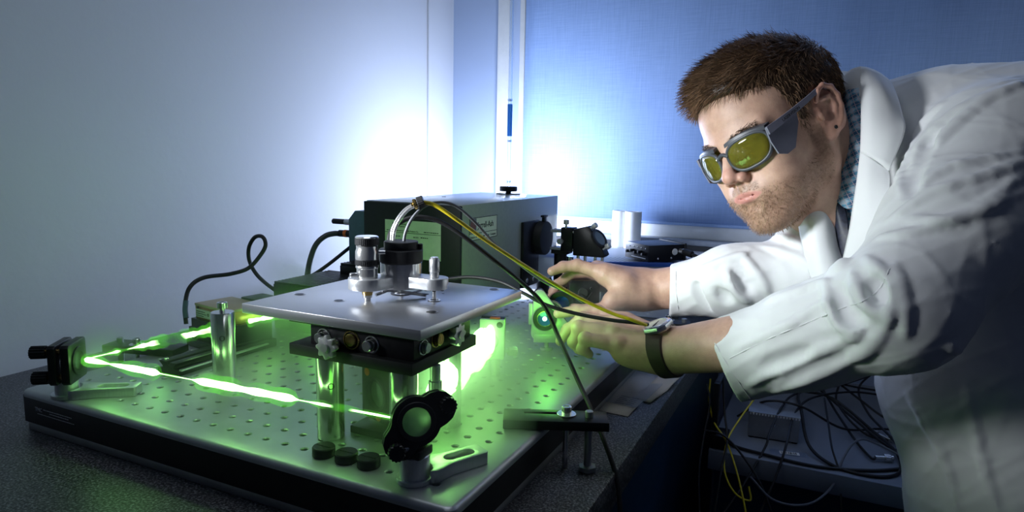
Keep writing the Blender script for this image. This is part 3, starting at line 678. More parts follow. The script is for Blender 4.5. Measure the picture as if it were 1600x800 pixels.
# cage assembly behind the hand
t = thing('cage_mirror_assembly', 'black cage assembly with an angled mirror on a post behind the hand', 'cage assembly', (258, 723, 0))
b = MB(); b.cyl((252, 728, 0), (252, 728, 108), 12.5, 28, .5); b.build('post', M['black'], t)
b = MB(); b.cyl((270, 734, 0), (270, 734, 100), 6.5, 24, .4); b.build('rod_post', M['steel'], t)
MB().box((238, 712, 106), (272, 740, 118), 1).build('clamp', M['black'], t)
MB().box((258, 710, 112), (282, 736, 158), 1.2).build('cage_plate', M['black'], t)
for z in (116, 150):
    for y in (714, 732):
        b = MB(); b.cyl((236, y, z), (300, y, z), 3, 16, .5); b.build('cage_rod', M['steel'], t)
b = MB(frame((0, 723, 0), n=(0, -1, 0))); b.prism([(284, 106), (344, 106), (348, 110), (344, 118), (316, 160), (310, 163), (284, 156)], -14, 14, 1.5); b.build('mirror_housing', M['black'], t)
nm = nv((.80, -.22, .56)); nm /= np.linalg.norm(nm); T = frame((331, 716, 139), n=nm)
b = MB(T); b.lathe([(0, 0), (19, 0), (20, 1), (20, 5), (18, 6), (14.5, 6), (14.5, 4.5), (0, 4.5)], seg=36); b.build('mirror_cell', M['black'], t)
b = MB(T); b.lathe([(0, 4.6), (14.4, 4.6), (0, 5.2)], seg=32); b.build('optic', M['mirror'], t)
for c, ax in (((318, 714, 160), nm), ((346, 712, 124), nm), ((268, 712, 160), (0, 0, 1)), ((262, 708, 132), (-.1, -1, 0))):
    c = nv(c); ax = nv(ax)/np.linalg.norm(ax); b = MB(); b.cyl(c-ax*4, c+ax*6, 2.2, 12); b.knurl(c+ax*4, c+ax*13, 5.4, 14, .5); b.build('thumb_screw', M['greenmetal'], t)
for x in (292, 306, 326, 340):
    b = MB(); b.cyl((x, 718, 5), (x, 718, 107), 3, 16); b.build('leg_rod', M['steel'], t)
MB().box((284, 706, 0), (348, 730, 6), 1).build('base', M['black'], t)

# rear ledge, instrument, boxes
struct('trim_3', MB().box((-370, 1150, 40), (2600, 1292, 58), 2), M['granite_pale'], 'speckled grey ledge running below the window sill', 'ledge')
for i, (x, y) in enumerate(((214, 1262), (252, 1250))):
    b = MB(); b.lathe([(0, 0), (21, 0), (22, 1), (22, 97), (21, 98), (13, 98), (12, 97), (0, 97)], (x, y, 58), seg=40)
    o = b.build('nylon_cylinder', M['nylon'], base=(x, y, 58)); tag(o, ('left white nylon cylinder on the ledge behind the black box', 'right white nylon cylinder on the ledge behind the black box')[i], 'cylinder', 'white nylon cylinders')
t = thing('rack_instrument', 'blue-rimmed grey rack instrument with a perforated lid', 'instrument', (300, 950, 0))
T = frame((233, 790, 0), 27)
MB(T).box((0, 2, 0), (264, 250, 77), 1).build('case', M['instrument_grey'], t)
fp = MB(T).box((2, -1, 2), (262, 2, 72), .6).build('front_panel', M['instrument_grey'], t)
MB(T).box((-1, -3, 72), (265, 3, 81), 1).build('blue_rim', M['blue'], t)
MB(T).box((-1, 3, 72), (3, 252, 81), 1).build('blue_rim', M['blue'], t)
MB(T).box((260, 3, 72), (265, 252, 81), 1).build('blue_rim', M['blue'], t)
MB(T).box((262, 190, 78), (266, 250, 96), 1).build('handle', M['bluegrey'], t)
b = MB(T)
for i in range(24):
    for j in range(9): b.lathe([(0, .1), (2.6, .1), (0, .3)], (14+10*i+(5 if j % 2 else 0), 14+9*j, 77), seg=8)
v = b.build('vent_holes', M['black'], t); v['kind'] = 'stuff'
for x in (100, 124, 182):
    b = MB(T); b.lathe([(0, 0), (5.5, 0), (5.5, 4), (4, 9), (3, 10), (0, 10)], (x, -1, 58), (0, -1, 0), 20); b.build('socket', M['steel'], fp)
for x in (70, 150, 206): MB(T).box((x, -1.5, 46), (x+24, -.9, 48)).build('printed_line', M['ink'], fp)
t = thing('control_box', 'small black control box with knobs standing on the blue-rimmed instrument', 'control box', (385, 920, 81))
e1, e2 = nv((-.77, .64, 0)), nv((.64, .77, 0)); T = Matrix(((e1[0], -e2[0]*-1, 0, 391), (e1[1], e2[1], 0, 868), (0, 0, 1, 81.5), (0, 0, 0, 1)))
MB(T).box((0, 0, 0), (84, 92, 34), 1).build('case', M['black'], t)
MB(T).box((-2, 90, 0), (86, 95, 36), 1).build('end_flange', M['black_matte'], t)
for k in range(5):
    b = MB(T); b.lathe([(0, 0), (3.4, 0), (3, 9), (0, 9.5)], (12+14*k, 0, 15+(k % 2)*3), (0, -1, 0), 14); b.build('toggle', M['black'], t)
    b = MB(T); b.lathe([(0, 0), (1.6, 0), (0, 1.4)], (12+14*k, 0, 26), (0, -1, 0), 10); b.build('lamp', M['steel'], t)
b = MB(T); b.box((10, -.5, 5), (60, 0, 6.2)); b.build('printed_line', M['white_ink'], t)
b = MB(T); b.lathe([(0, 0), (7, 0), (6.6, 1.2), (0, 1.4)], (0, 66, 19), (-1, 0, 0), 24); b.build('round_sticker', M['white'], t)
for y in (24, 58):
    b = MB(T); b.lathe([(0, 0), (2.4, 0), (0, 2)], (0, y, 6), (-1, 0, 0), 12); b.build('screw', M['steel'], t)
b = MB(T); b.cyl((0, 80, 20), (-10, 81, 20), 6, 20, .6); b.build('connector', M['steel'], t)
b = MB(T); b.cyl((-10, 81, 20), (-34, 84, 17), 7, 20, 1.5); b.tube(spline([nv(p) for p in ((-34, 84, 17), (-52, 90, 12), (-60, 110, 4), (-56, 150, 4))], 6), 4, 10); b.build('plug_cable', M['rubber'], t)

# papers on the bench
for i, (c, r, sz, mt, lab) in enumerate((((478, 452, -49.8), -3, (52, 190), 'paper', 'printed paper sheet lying on the bench beside the breadboard'), ((508, 480, -49.0), -9, (30, 120), 'paper', 'narrow folded paper strip on top of the printed sheet'))):
    T = frame(c, r); b = MB(T); n = 12; rows = []
    for k in range(n+1):
        y = -sz[1]/2+sz[1]*k/n; zc = (1.2*math.sin(k*.9)+ (k/n)**3*9*(i))
        rows.append([b.v((x, y, .4+abs(zc)*(.4+.6*abs(x)/sz[0]*2))) for x in np.linspace(-sz[0]/2, sz[0]/2, 6)])
    for A, B in zip(rows, rows[1:]):
        for k in range(5): b.face([A[k], A[k+1], B[k+1], B[k]])
    o = b.build('paper_sheet', M['paper'], base=c); tag(o, lab, 'paper'); o.modifiers.new('thickness', 'SOLIDIFY').thickness = .0004
    if i == 0:
        for k in range(5):
            b = MB(T); b.box((-6, -60+k*7, 2.9), (8-(k % 2)*4, -58.6+k*7, 3.05)); b.box((10, -60+k*7, 2.9), (20, -58.6+k*7, 3.05)); b.build('print_line', M['ink'], o)
b = MB(frame((486, 470, -46.5), -4)); b.box((-44, -84, 0), (24, 96, .4)); 
M['film'] = mat('clear_plastic_film', (.85, .9, 1), .18, 0, .02, 30, trans=.96, ior=1.05, bump=.4, bscale=40)
o = b.build('plastic_sleeve', M['film'], base=(486, 470, -46.5)); tag(o, 'clear plastic sleeve over the printed sheet on the bench', 'plastic sleeve')

# lower desk
DZ = -235
def dk(x, y):                                # desk coordinates were measured for a plane 35 mm higher
    k = (DZ-CAM_C[2])/(-200-CAM_C[2]); return CAM_C[0]+k*(x-CAM_C[0]), CAM_C[1]+k*(y-CAM_C[1])
t = thing('side_desk', 'low pale desk in shadow under a tangle of cables', 'desk', (760, 900, FLOOR))
MB().box((552, 734, DZ-38), (960, 1288, DZ), 2).build('desktop', M['desk'], t)
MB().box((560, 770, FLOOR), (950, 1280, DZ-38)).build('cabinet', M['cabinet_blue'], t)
t = thing('metal_box', 'galvanised metal project box under the cables on the desk', 'box', (*dk(660, 800), DZ))
T = frame((*dk(617, 739), DZ), 5) @ Matrix.Scale(1.07, 4)
MB(T).box((0, 0, 3), (84, 140, 46), .8).build('case', M['galv'], t)
MB(T).box((-1, -1, 46), (85, 141, 49), .6).build('lid', M['galv'], t)
for k in range(17): MB(T).box((1.5+5*k, -1.6, 44), (4+5*k, -.6, 47.5), .2).build('lid_tooth', M['white_ink'], t)
b = MB(T); b.lathe([(0, 0), (3.4, 0), (2.6, 2), (0, 2.4)], (42, 0, 30), (0, -1, 0), 16); b.build('screw', M['steel'], t)
for x, y in ((6, 6), (78, 6), (6, 134), (78, 134)):
    b = MB(T); b.cyl((x, y, 0), (x, y, 3.2), 5, 16); b.build('foot', M['rubber'], t)
t = thing('shelf_bracket', 'black upright bracket beside the bench edge above the desk', 'bracket', (556, 760, DZ))
MB().box((553, 744, DZ), (563, 760, -112), 1).build('upright', M['black'], t)
MB().box((553, 740, DZ), (582, 786, DZ+26), 2).build('shoe', M['black'], t)
MB().box((553, 760, -118), (563, 960, -112), .6).build('arm', M['black'], t)
o = MB(frame((*dk(690, 700), DZ+.3), 12)).box((-34, -10, 0), (30, 12, .5)).build('plastic_bag', M['film'], base=(*dk(690, 700), DZ)); tag(o, 'flat clear plastic bag with a barcode label on the desk', 'plastic bag')
lbb = MB(frame((*dk(688, 700), DZ+.9), 12)).box((-16, -6, 0), (18, 6, .2)).build('barcode_label', M['white'], o)
for k in range(9): MB(frame((*dk(688, 700), DZ+1.15), 12)).box((-13+3*k, -4, 0), (-12+3*k+(k % 3)*.5, 4, .1)).build('bar', M['ink'], lbb)
for i, (p, dr, lab) in enumerate((((*dk(832, 742), DZ+7.2), 20, 'shiny coaxial connector near the front edge of the desk'), ((*dk(842, 838), DZ+7.2), -35, 'ribbed metal connector lying beside the coat on the desk'))):
    d = nv((math.cos(math.radians(dr)), math.sin(math.radians(dr)), 0)); p = nv(p)
    t = thing('coaxial_connector', lab, 'connector', (p[0], p[1], DZ))
    b = MB(); b.cyl(p-d*16, p, 4, 16, .5); b.build('ferrule', M['steel'], t)
    b = MB(); b.knurl(p, p+d*10, 7, 18, .5); b.cyl(p+d*10, p+d*15, 5.5, 16, .5); b.build('coupling_nut', M['steel'], t)
    if i:
        b = MB(); b.knurl(p-d*40, p-d*18, 6.5, 14, .8); b.build('grip', M['galv'], t)
# ------------------------------------------------------------------ implicit-surface modelling (millimetres, camera-aligned axes: right, up, depth)
def vw(x, y, d): return np.array([(x-800)/CAM_F*d, (400-y)/CAM_F*d, d])
def v2w(P): P = np.atleast_2d(P); return CAM_C + P[:, :1]*AX_R + P[:, 1:2]*AX_U + P[:, 2:3]*AX_F
class SDF:
    def __init__(s, lo, hi, h):
        s.lo = nv(lo); s.h = h; s.n = np.ceil((nv(hi)-s.lo)/h).astype(int)+1
        s.F = np.full(s.n, 60.0, np.float32)
    def loc(s, a, b, m):
        i0 = np.maximum(np.floor((np.minimum(a, b)-m-s.lo)/s.h).astype(int), 0); i1 = np.minimum(np.ceil((np.maximum(a, b)+m-s.lo)/s.h).astype(int)+1, s.n)
        if (i1 <= i0).any(): return None, None
        sl = tuple(slice(p, q) for p, q in zip(i0, i1))
        X = [(s.lo[k]+s.h*np.arange(i0[k], i1[k])).astype(np.float32).reshape([-1 if j == k else 1 for j in range(3)]) for k in range(3)]
        return sl, X
    def mix(s, sl, d, k, op):
        A = s.F[sl]
        if op == 'u':
            if k > 0: hh = np.maximum(k-np.abs(A-d), 0)/k; s.F[sl] = np.minimum(A, d)-hh*hh*k*.25
            else: s.F[sl] = np.minimum(A, d)
        else:
            d = -d; hh = np.maximum(k-np.abs(A-d), 0)/max(k, 1e-6); s.F[sl] = np.maximum(A, d)+hh*hh*k*.25
    def cap(s, a, b, ra, rb=None, k=8, op='u', flat=None):       # flat = (axis, factor): squash along a direction
        a, b = nv(a), nv(b); rb = ra if rb is None else rb; R = max(ra, rb)
        sl, X = s.loc(a, b, R*(1 if flat is None else 1/min(flat[1], 1))+k+3*s.h)
        if sl is None: return s
        ba = b-a; L2 = float(ba@ba)+1e-9
        P = [X[i]-np.float32(a[i]) for i in range(3)]
        t = np.clip((P[0]*ba[0]+P[1]*ba[1]+P[2]*ba[2])/L2, 0, 1)
        Q = [P[i]-t*np.float32(ba[i]) for i in range(3)]
        if flat is None: d = np.sqrt(Q[0]**2+Q[1]**2+Q[2]**2)
        else:
            n = nv(flat[0]); n = n/np.linalg.norm(n); dn = Q[0]*n[0]+Q[1]*n[1]+Q[2]*n[2]; q2 = Q[0]**2+Q[1]**2+Q[2]**2
            d = np.sqrt(np.maximum(q2-dn*dn+(dn/flat[1])**2, 0))
        s.mix(sl, (d-(ra+(rb-ra)*t)).astype(np.float32), k, op); return s
    def chain(s, pts, k=8, op='u', flat=None):
        for (a, ra), (b, rb) in zip(pts, pts[1:]): s.cap(a, b, ra, rb, k, op, flat)
        return s
    def ell(s, c, r, B=None, k=8, op='u'):
        c, r = nv(c), nv(r); R = r.max(); sl, X = s.loc(c, c, R+k+3*s.h)
        if sl is None: return s
        P = [X[i]-np.float32(c[i]) for i in range(3)]
        if B is not None: P = [P[0]*B[0, j]+P[1]*B[1, j]+P[2]*B[2, j] for j in range(3)]
        k0 = np.sqrt((P[0]/r[0])**2+(P[1]/r[1])**2+(P[2]/r[2])**2); k1 = np.sqrt((P[0]/r[0]**2)**2+(P[1]/r[1]**2)**2+(P[2]/r[2]**2)**2)+1e-6
        s.mix(sl, (k0*(k0-1)/k1).astype(np.float32), k, op); return s
    def sample(s, P):
        q = (np.atleast_2d(P)-s.lo)/s.h; i = np.clip(np.floor(q).astype(int), 0, s.n-2); f = np.clip(q-i, 0, 1); o = 0
        for a in (0, 1):
            for b in (0, 1):
                for c in (0, 1): o = o+s.F[i[:, 0]+a, i[:, 1]+b, i[:, 2]+c]*(f[:, 0] if a else 1-f[:, 0])*(f[:, 1] if b else 1-f[:, 1])*(f[:, 2] if c else 1-f[:, 2])
        return o
    def front(s, x, y, d0, d1):                                    # first surface along the line of sight
        D = np.arange(d0, d1, s.h*.5); P = np.stack([vw(x, y, d) for d in D]); f = s.sample(P); k = np.nonzero(f < 0)[0]
        return D[k[0]] if len(k) else None
    def net(s):
        F = s.F; I = F < 0; nx, ny, nz = F.shape
        C = np.zeros((nx-1, ny-1, nz-1), bool); A8 = None
        allv = np.ones_like(C)
        for a in (0, 1):
            for b in (0, 1):
                for c in (0, 1): q = I[a:nx-1+a, b:ny-1+b, c:nz-1+c]; C |= q; allv &= q
        C &= ~allv; idx = np.argwhere(C); ids = np.full(C.shape, -1, np.int32); ids[C] = np.arange(len(idx))
        val = {}
        for a in (0, 1):
            for b in (0, 1):
                for c in (0, 1): val[a, b, c] = F[idx[:, 0]+a, idx[:, 1]+b, idx[:, 2]+c]
        acc = np.zeros((len(idx), 3)); cnt = np.zeros(len(idx))
        for p in val:
            for ax in range(3):
                if p[ax] == 1: continue
                q = list(p); q[ax] = 1; q = tuple(q); f0, f1 = val[p], val[q]; m_ = (f0 < 0) != (f1 < 0)
                t = np.where(m_, f0/np.where(m_, f0-f1, 1), 0); pt = np.tile(nv(p), (len(idx), 1)); pt[:, ax] = t
                acc[m_] += pt[m_]; cnt[m_] += 1
        V = s.lo+s.h*(idx+acc/cnt[:, None]); faces = []
        for ax in range(3):
            o1, o2 = (ax+1) % 3, (ax+2) % 3
            sl0 = [slice(None)]*3; sl1 = [slice(None)]*3; sl0[ax] = slice(0, -1); sl1[ax] = slice(1, None)
            D = I[tuple(sl0)] != I[tuple(sl1)]; e = np.argwhere(D)
            e = e[(e[:, o1] > 0) & (e[:, o2] > 0) & (e[:, o1] < F.shape[o1]-1) & (e[:, o2] < F.shape[o2]-1)]
            q = []
            for da, db in ((-1, -1), (0, -1), (0, 0), (-1, 0)):
                g = e.copy(); g[:, o1] += da; g[:, o2] += db; q.append(ids[g[:, 0], g[:, 1], g[:, 2]])
            q = np.stack(q, 1); fl = ~I[e[:, 0], e[:, 1], e[:, 2]]; q[fl] = q[fl][:, ::-1]; faces.append(q)
        return V, np.concatenate(faces)
def relax(V, Q, n=2, lam=.5):                                       # light Laplacian smoothing
    E = np.concatenate([Q[:, [0, 1]], Q[:, [1, 2]], Q[:, [2, 3]], Q[:, [3, 0]]])
    for _ in range(n):
        acc = np.zeros_like(V); c = np.zeros(len(V))
        for a, b in ((0, 1), (1, 0)):
            for j in range(3): acc[:, j] += np.bincount(E[:, a], V[E[:, b], j], len(V))
            c += np.bincount(E[:, a], minlength=len(V))
        V = V+lam*(acc/np.maximum(c, 1)[:, None]-V)
    return V
def mesh_from(name, Vv, Q, mt, parent=None, colors=None, base=None):
    Wd = v2w(Vv)*S; off = np.zeros(3); o_loc = None
    if parent is not None:
        q = parent
        while q is not None: off = off+nv(q.location); q = q.parent
    elif base is not None: off = nv(base)*S; o_loc = off
    me = bpy.data.meshes.new(name); n, k = len(Wd), Q.shape[1]
    me.vertices.add(n); me.vertices.foreach_set('co', (Wd-off).astype(np.float32).ravel())
    Qf = Q[:, ::-1]                                                  # right/up/depth is left-handed
    me.loops.add(Qf.size); me.loops.foreach_set('vertex_index', Qf.astype(np.int32).ravel())
    me.polygons.add(len(Qf)); me.polygons.foreach_set('loop_start', np.arange(0, Qf.size, k, dtype=np.int32)); me.polygons.foreach_set('loop_total', np.full(len(Qf), k, np.int32))
    me.update(calc_edges=True); me.validate(); me.polygons.foreach_set('use_smooth', np.ones(len(me.polygons), bool))
    if colors is not None:
        at = me.color_attributes.new('tint', 'FLOAT_COLOR', 'POINT'); at.data.foreach_set('color', np.c_[colors, np.ones(n)].astype(np.float32).ravel())
    me.materials.append(mt); o = bpy.data.objects.new(name, me); COL.objects.link(o)
    if parent is not None: o.parent = parent
    elif o_loc is not None: o.location = Vector(o_loc)
    return o
def smooth01(x): x = np.clip(x, 0, 1); return x*x*(3-2*x)

# ------------------------------------------------------------------ person: where the joints are
HB = np.array([[-.821, .379, -.427], [-.387, .178, .905], [-.418, -.908, .0]])   # columns: face forward, head left, head up
u_, _, vt_ = np.linalg.svd(HB); HB = u_@vt_
HO = vw(1216, 215, 900)
def hd(f, l, u): return HO+HB@nv((f, l, u))
NECK = vw(1358, 226, 930)
SH_L, EL_L, WR_L = vw(1560, 235, 790), vw(1405, 506, 700), vw(1046, 549, 893)
SH_R, EL_R, WR_R = vw(1300, 205, 1010), vw(1285, 430, 925), vw(1012, 453, 1040)
PELV = vw(1900, 520, 800); CHEST = vw(1480, 290, 885)

def build_body():
    B = SDF((35, -260, 640), (700, 340, 1135), 1.9)
    E = lambda f, l, u, r, k, op='u', rot=None: B.ell(hd(f, l, u), r, HB if rot is None else HB@rot, k, op)
    C = lambda a, b, ra, rb, k, op='u', flat=None: B.cap(hd(*a), hd(*b), ra, rb, k, op, flat)
    def rl(deg, ax):
        c, s_ = math.cos(math.radians(deg)), math.sin(math.radians(deg))
        return np.array({'f': [[1, 0, 0], [0, c, -s_], [0, s_, c]], 'l': [[c, 0, s_], [0, 1, 0], [-s_, 0, c]], 'u': [[c, -s_, 0], [s_, c, 0], [0, 0, 1]]}[ax])
    # skull
    E(-8, 0, 45, (94, 74, 84), 0)
    E(42, 0, 45, (46, 60, 52), 25)
    E(36, 0, -22, (52, 58, 74), 30)
    for s_ in (-1, 1):
        C((4, s_*52, -52), (70, s_*17, -92), 14, 15, 22)
        C((-2, s_*60, -5), (4, s_*53, -52), 12, 13, 20)
        E(60, s_*45, -12, (24, 20, 17), 16)
        E(52, s_*40, -46, (34, 20, 34), 24)
        C((87, s_*8, 24), (72, s_*46, 25), 8, 8, 14)
    E(78, 0, -92, (17, 22, 16), 14); E(66, 0, -70, (26, 34, 28), 22)
    E(80, 0, -50, (18, 30, 24), 18)
    for s_ in (-1, 1): E(96, s_*33, 4, (17, 19, 13), 12, 'd')
    # eyeballs and lids
    for s_ in (-1, 1):
        E(75, s_*32, 4, (12.5, 13, 12.5), 3); C((87, s_*23, 9), (83, s_*43, 9), 3.2, 3.0, 4)
    # nose
    C((90, 0, 18), (108, 0, -16), 6.5, 8, 9); E(109, 0, -21, (9.5, 10, 8.5), 7)
    for s_ in (-1, 1): E(99, s_*12.5, -26, (9.5, 6.2, 7.5), 5); E(101, s_*7.5, -31.5, (5, 3.2, 3.6), 2.5, 'd')
    C((98, 0, -30), (97, 0, -40), 3.5, 3, 8)
    # lips
    for s_ in (-1, 1):
        C((96.5, 0, -47), (93, s_*11, -48), 3.8, 4.0, 5); C((93, s_*11, -48), (83, s_*25, -52.5), 4.0, 2, 5)
        C((95.5, 0, -56.5), (92, s_*11, -56.5), 4.4, 4.2, 5); C((92, s_*11, -56.5), (83, s_*25, -52.5), 4.2, 2, 5)
        C((100.5, 0, -52), (97, s_*12, -52), .9, .9, 2.2, 'd'); C((97, s_*12, -52), (86, s_*26, -52.6), .9, .9, 2.2, 'd')
    C((99, -9, -65), (99, 9, -65), 3, 3, 10, 'd')
    # ears
    for s_ in (-1, 1):
        R1 = rl(s_*-22, 'u')@rl(10, 'l')
        E(-10, s_*79, 6, (18, 5.5, 31), 4, 'u', R1); E(-4, s_*76, -20, (8.5, 5, 10), 4, 'u', R1)
        E(-6, s_*88, 6, (10, 8, 17), 4, 'd', R1)
        ring = [(6, 81, 22), (0, 84, 33), (-10, 86, 37), (-20, 88, 31), (-25, 88, 18), (-24, 87, 4), (-19, 85, -9), (-10, 82, -20)]
        for a, b_ in zip(ring, ring[1:]): C((a[0], s_*a[1], a[2]), (b_[0], s_*b_[1], b_[2]), 3.3, 3.3, 2.5)
        ah = [(-3, 82, 22), (-14, 85, 22), (-17, 85, 8), (-12, 83, -6)]
        for a, b_ in zip(ah, ah[1:]): C((a[0], s_*a[1], a[2]), (b_[0], s_*b_[1], b_[2]), 2.4, 2.4, 3)
        E(6, s_*79, 2, (4.5, 4, 6.5), 3); E(-2, s_*84, 0, (6, 6, 8), 3, 'd')
    # neck and trunk
    B.cap(hd(-22, 0, -10), NECK, 55, 60, 22); C((20, 0, -70), (-15, 0, -110), 34, 46, 26)
    C((-8, 50, -30), (10, 22, -150), 15, 16, 20)
    B.cap(NECK+nv((6, -4, 8)), CHEST+nv((10, -10, 20)), 56, 84, 30); B.cap(CHEST+nv((10, -10, 20)), vw(1650, 420, 870), 84, 84, 30)
    B.cap(NECK+nv((10, -10, 10)), SH_L, 36, 40, 24); B.cap(NECK+nv((10, -10, 10)), SH_R, 36, 40, 24)
    for sh, el, wr in ((SH_L, EL_L, WR_L), (SH_R, EL_R, WR_R)):
        B.cap(sh, el, 44, 36, 18); m_ = el+(wr-el)*.35; B.cap(el, m_, 33, 34, 18); B.cap(m_, wr, 34, 26, 18)
    n = nv((.05, .45, -.9)); n /= np.linalg.norm(n)
    # ---- near hand: back towards the viewer, fingers reaching left
    H = lambda x, y, d: vw(x, y, d)
    wr = WR_L; mc = [H(976, 503, 946), H(962, 507, 931), H(957, 519, 915), H(964, 539, 902)]
    B.cap(wr+(EL_L-wr)*.35, wr, 34, 28, 14, flat=(n, .86))
    B.ell(wr+nv((-2, -1, 4)), (32, 31, 23), None, 14)
    for q, r in zip(mc, (15, 16, 15, 13.5)): B.cap(wr+(q-wr)*.15+nv((0, 0, 4)), q+nv((3, -1, 4)), 22, r, 14)
    B.ell((mc[3]+wr)/2+nv((6, -12, 6)), (44, 19, 17), None, 16)
    def finger(pts, rs, k=3.0):
        for i in range(len(pts)-1): B.cap(pts[i], pts[i+1], rs[i], rs[i+1], k if i else 7)
        for i in range(1, len(pts)-1): B.ell(pts[i]+(pts[i]-(pts[i-1]+pts[i+1])/2)*.12, [rs[i]*1.04]*3, None, 3)
    finger([mc[0], H(934, 487, 966), H(902, 485, 972), H(872, 490, 972)], (11, 9.6, 8.4, 7.2))
    finger([mc[1], H(911, 499, 950), H(888, 515, 953), H(875, 533, 950)], (11.5, 10, 8.6, 7.2))
    finger([mc[2], H(906, 513, 928), H(897, 534, 930), H(904, 546, 932)], (11.2, 10.2, 8.6, 7.2))
    finger([mc[3], H(916, 530, 905), H(910, 545, 908), H(920, 553, 914)], (10.2, 9.2, 7.6, 6.6))
    finger([H(1010, 535, 935), H(965, 528, 968), H(925, 512, 990), H(898, 503, 1000)], (16, 11.5, 10, 8))
    for q in mc: B.ell(q+nv((2, 5.5, -7)), (7.5, 6, 6), None, 7)
    # tendons towards the knuckles
    for q, a in zip(mc[:3], (.45, .5, .55)): B.cap(q+nv((4, 7, -8)), wr+(q-wr)*.3+nv((0, 14, -16)), 3, 2.2, 9)
    # ---- far hand
    wr = WR_R; mc = [H(945, 427, 1030), H(934, 422, 1052), H(926, 428, 1075), H(928, 440, 1094)]
    B.cap(wr+(EL_R-wr)*.35, wr, 34, 28, 14)
    B.ell(wr, (33, 29, 26), None, 12)
    for q, r in zip(mc, (15, 15.5, 14.5, 13)): B.cap(wr+(q-wr)*.15, q, 24, r, 14)
    B.cap(H(1000, 462, 1022), H(958, 470, 1006), 24, 16, 14); B.cap(H(975, 445, 1018), H(950, 432, 1026), 20, 14, 14)
    finger([mc[0], H(903, 415, 1038), H(880, 417, 1038), H(862, 424, 1034)], (11.5, 9.8, 8.4, 7.2))
    finger([mc[1], H(896, 427, 1058), H(871, 446, 1054), H(861, 467, 1048)], (11.5, 10, 8.6, 7.4))
    finger([mc[2], H(888, 434, 1082), H(866, 456, 1082), H(866, 478, 1078)], (11, 9.6, 8.2, 7))
    finger([mc[3], H(898, 452, 1102), H(880, 470, 1104), H(878, 486, 1102)], (10, 8.6, 7.4, 6.4))
    finger([H(965, 470, 1008), H(944, 484, 1004), H(918, 486, 1010), H(896, 482, 1014)], (15, 11.5, 10, 8))
    V, Q = B.net(); V = relax(V, Q, 1, .4)
    # ---- albedo that belongs to the skin: lips, stubble, brows, knuckles
    L = (V-HO)@HB; f, l, u = L.T; al = np.abs(l)
    col = np.tile(nv((.60, .385, .29)), (len(V), 1))
    def paint(c, w): nonlocal col; w = np.clip(w, 0, 1)[:, None]; col = col*(1-w)+nv(c)*w
    rng = np.random.default_rng(3); nz = rng.random(len(V))
    head = (V[:, 1] > -60) & (np.linalg.norm(L-nv((20, 0, 0)), axis=1) < 170)
    ear = head & (al > 72) & (f < 14) & (f > -34) & (u > -32) & (u < 44); paint((.60, .30, .23), ear*.55)
    paint((.60, .27, .22), (head & (f > 92) & (u < -8) & (u > -36) & (al < 22))*.35)
    jaw = smooth01((-(u+18)-.55*(f-10)*0)/16)*smooth01((f-2)/14)*smooth01((u+118)/14)
    chk = smooth01((-u-40+(.46*(62-f)).clip(0, 40)*.8)/16)
    beard = head*jaw*np.maximum(chk, smooth01((20-f)/14)*smooth01((-u-10)/16))
    must = head*smooth01((f-80)/10)*smooth01((-34-u)/4)*smooth01((u+47.5)/3)*smooth01((27-al)/6)
    sideb = head*smooth01((f-2)/5)*smooth01((24-f)/5)*smooth01((al-55)/8)*smooth01((-u+5)/12)*smooth01((u+60)/20)
    beard = beard*np.maximum(smooth01((f-26)/18), smooth01((u+92)/24))
    bd = np.maximum(np.maximum(beard, must), sideb*.9); lip = head*smooth01((f-80)/3)*smooth01((26.5-al)/3)*smooth01((u+61-.010*al*al)/2.5)*smooth01((-44-u-.010*al*al)/2)
    bd = bd*(1-lip); paint((.20, .115, .065), bd*(.34+.3*nz)); paint((.56, .235, .21), lip*.85)
    paint((.11, .065, .04), head*smooth01((f-66)/5)*smooth01(1-np.abs(u-23+.012*(al-20)**2*.4)/5)*smooth01((al-9)/5)*smooth01((50-al)/6)*.85)
    return B, V, Q, col, L, bd
BODY, V, Q, col, HL, BEARD = build_body()
def skin_mat():
    mt, nt, P = new_mat('skin'); a = nd(nt, 'ShaderNodeVertexColor', layer_name='tint'); co = coords(nt)
    n = nd(nt, 'ShaderNodeTexNoise', Scale=60.0, Detail=6.0, Roughness=.65); nt.links.new(co, n.inputs['Vector'])
    mx = nd(nt, 'ShaderNodeMix', data_type='RGBA', blend_type='MULTIPLY'); mx.inputs[0].default_value = 1
    nt.links.new(a.outputs[0], mx.inputs[6]); nt.links.new(ramp(nt, n.outputs[0], [(.3, (.82, .76, .74)), (.7, (1.08, 1.06, 1.04))]), mx.inputs[7]); nt.links.new(mx.outputs[2], P.inputs['Base Color'])
    P.inputs['Roughness'].default_value = .48; P.inputs['Subsurface Weight'].default_value = .12; P.inputs['Subsurface Radius'].default_value = (.006, .0025, .0015); P.inputs['Subsurface Scale'].default_value = 1.0
    v = nd(nt, 'ShaderNodeTexVoronoi', Scale=900.0); nt.links.new(co, v.inputs['Vector'])
    b = nd(nt, 'ShaderNodeBump', Strength=.22, Distance=.0006); nt.links.new(v.outputs[0], b.inputs['Height']); nt.links.new(b.outputs[0], P.inputs['Normal']); return mt
M['skin'] = skin_mat()
PBASE = v2w(vw(1900, 520, 800))[0]; PBASE = nv((PBASE[0], PBASE[1], FLOOR))
person = mesh_from('person', V, Q, M['skin'], None, col, base=PBASE)
tag(person, 'person in a white lab coat and tinted goggles leaning over to adjust a mount', 'person')
def hw(f, l, u): return v2w(hd(f, l, u))[0]
def head_to_view(P): return HO+np.asarray(P)@HB.T
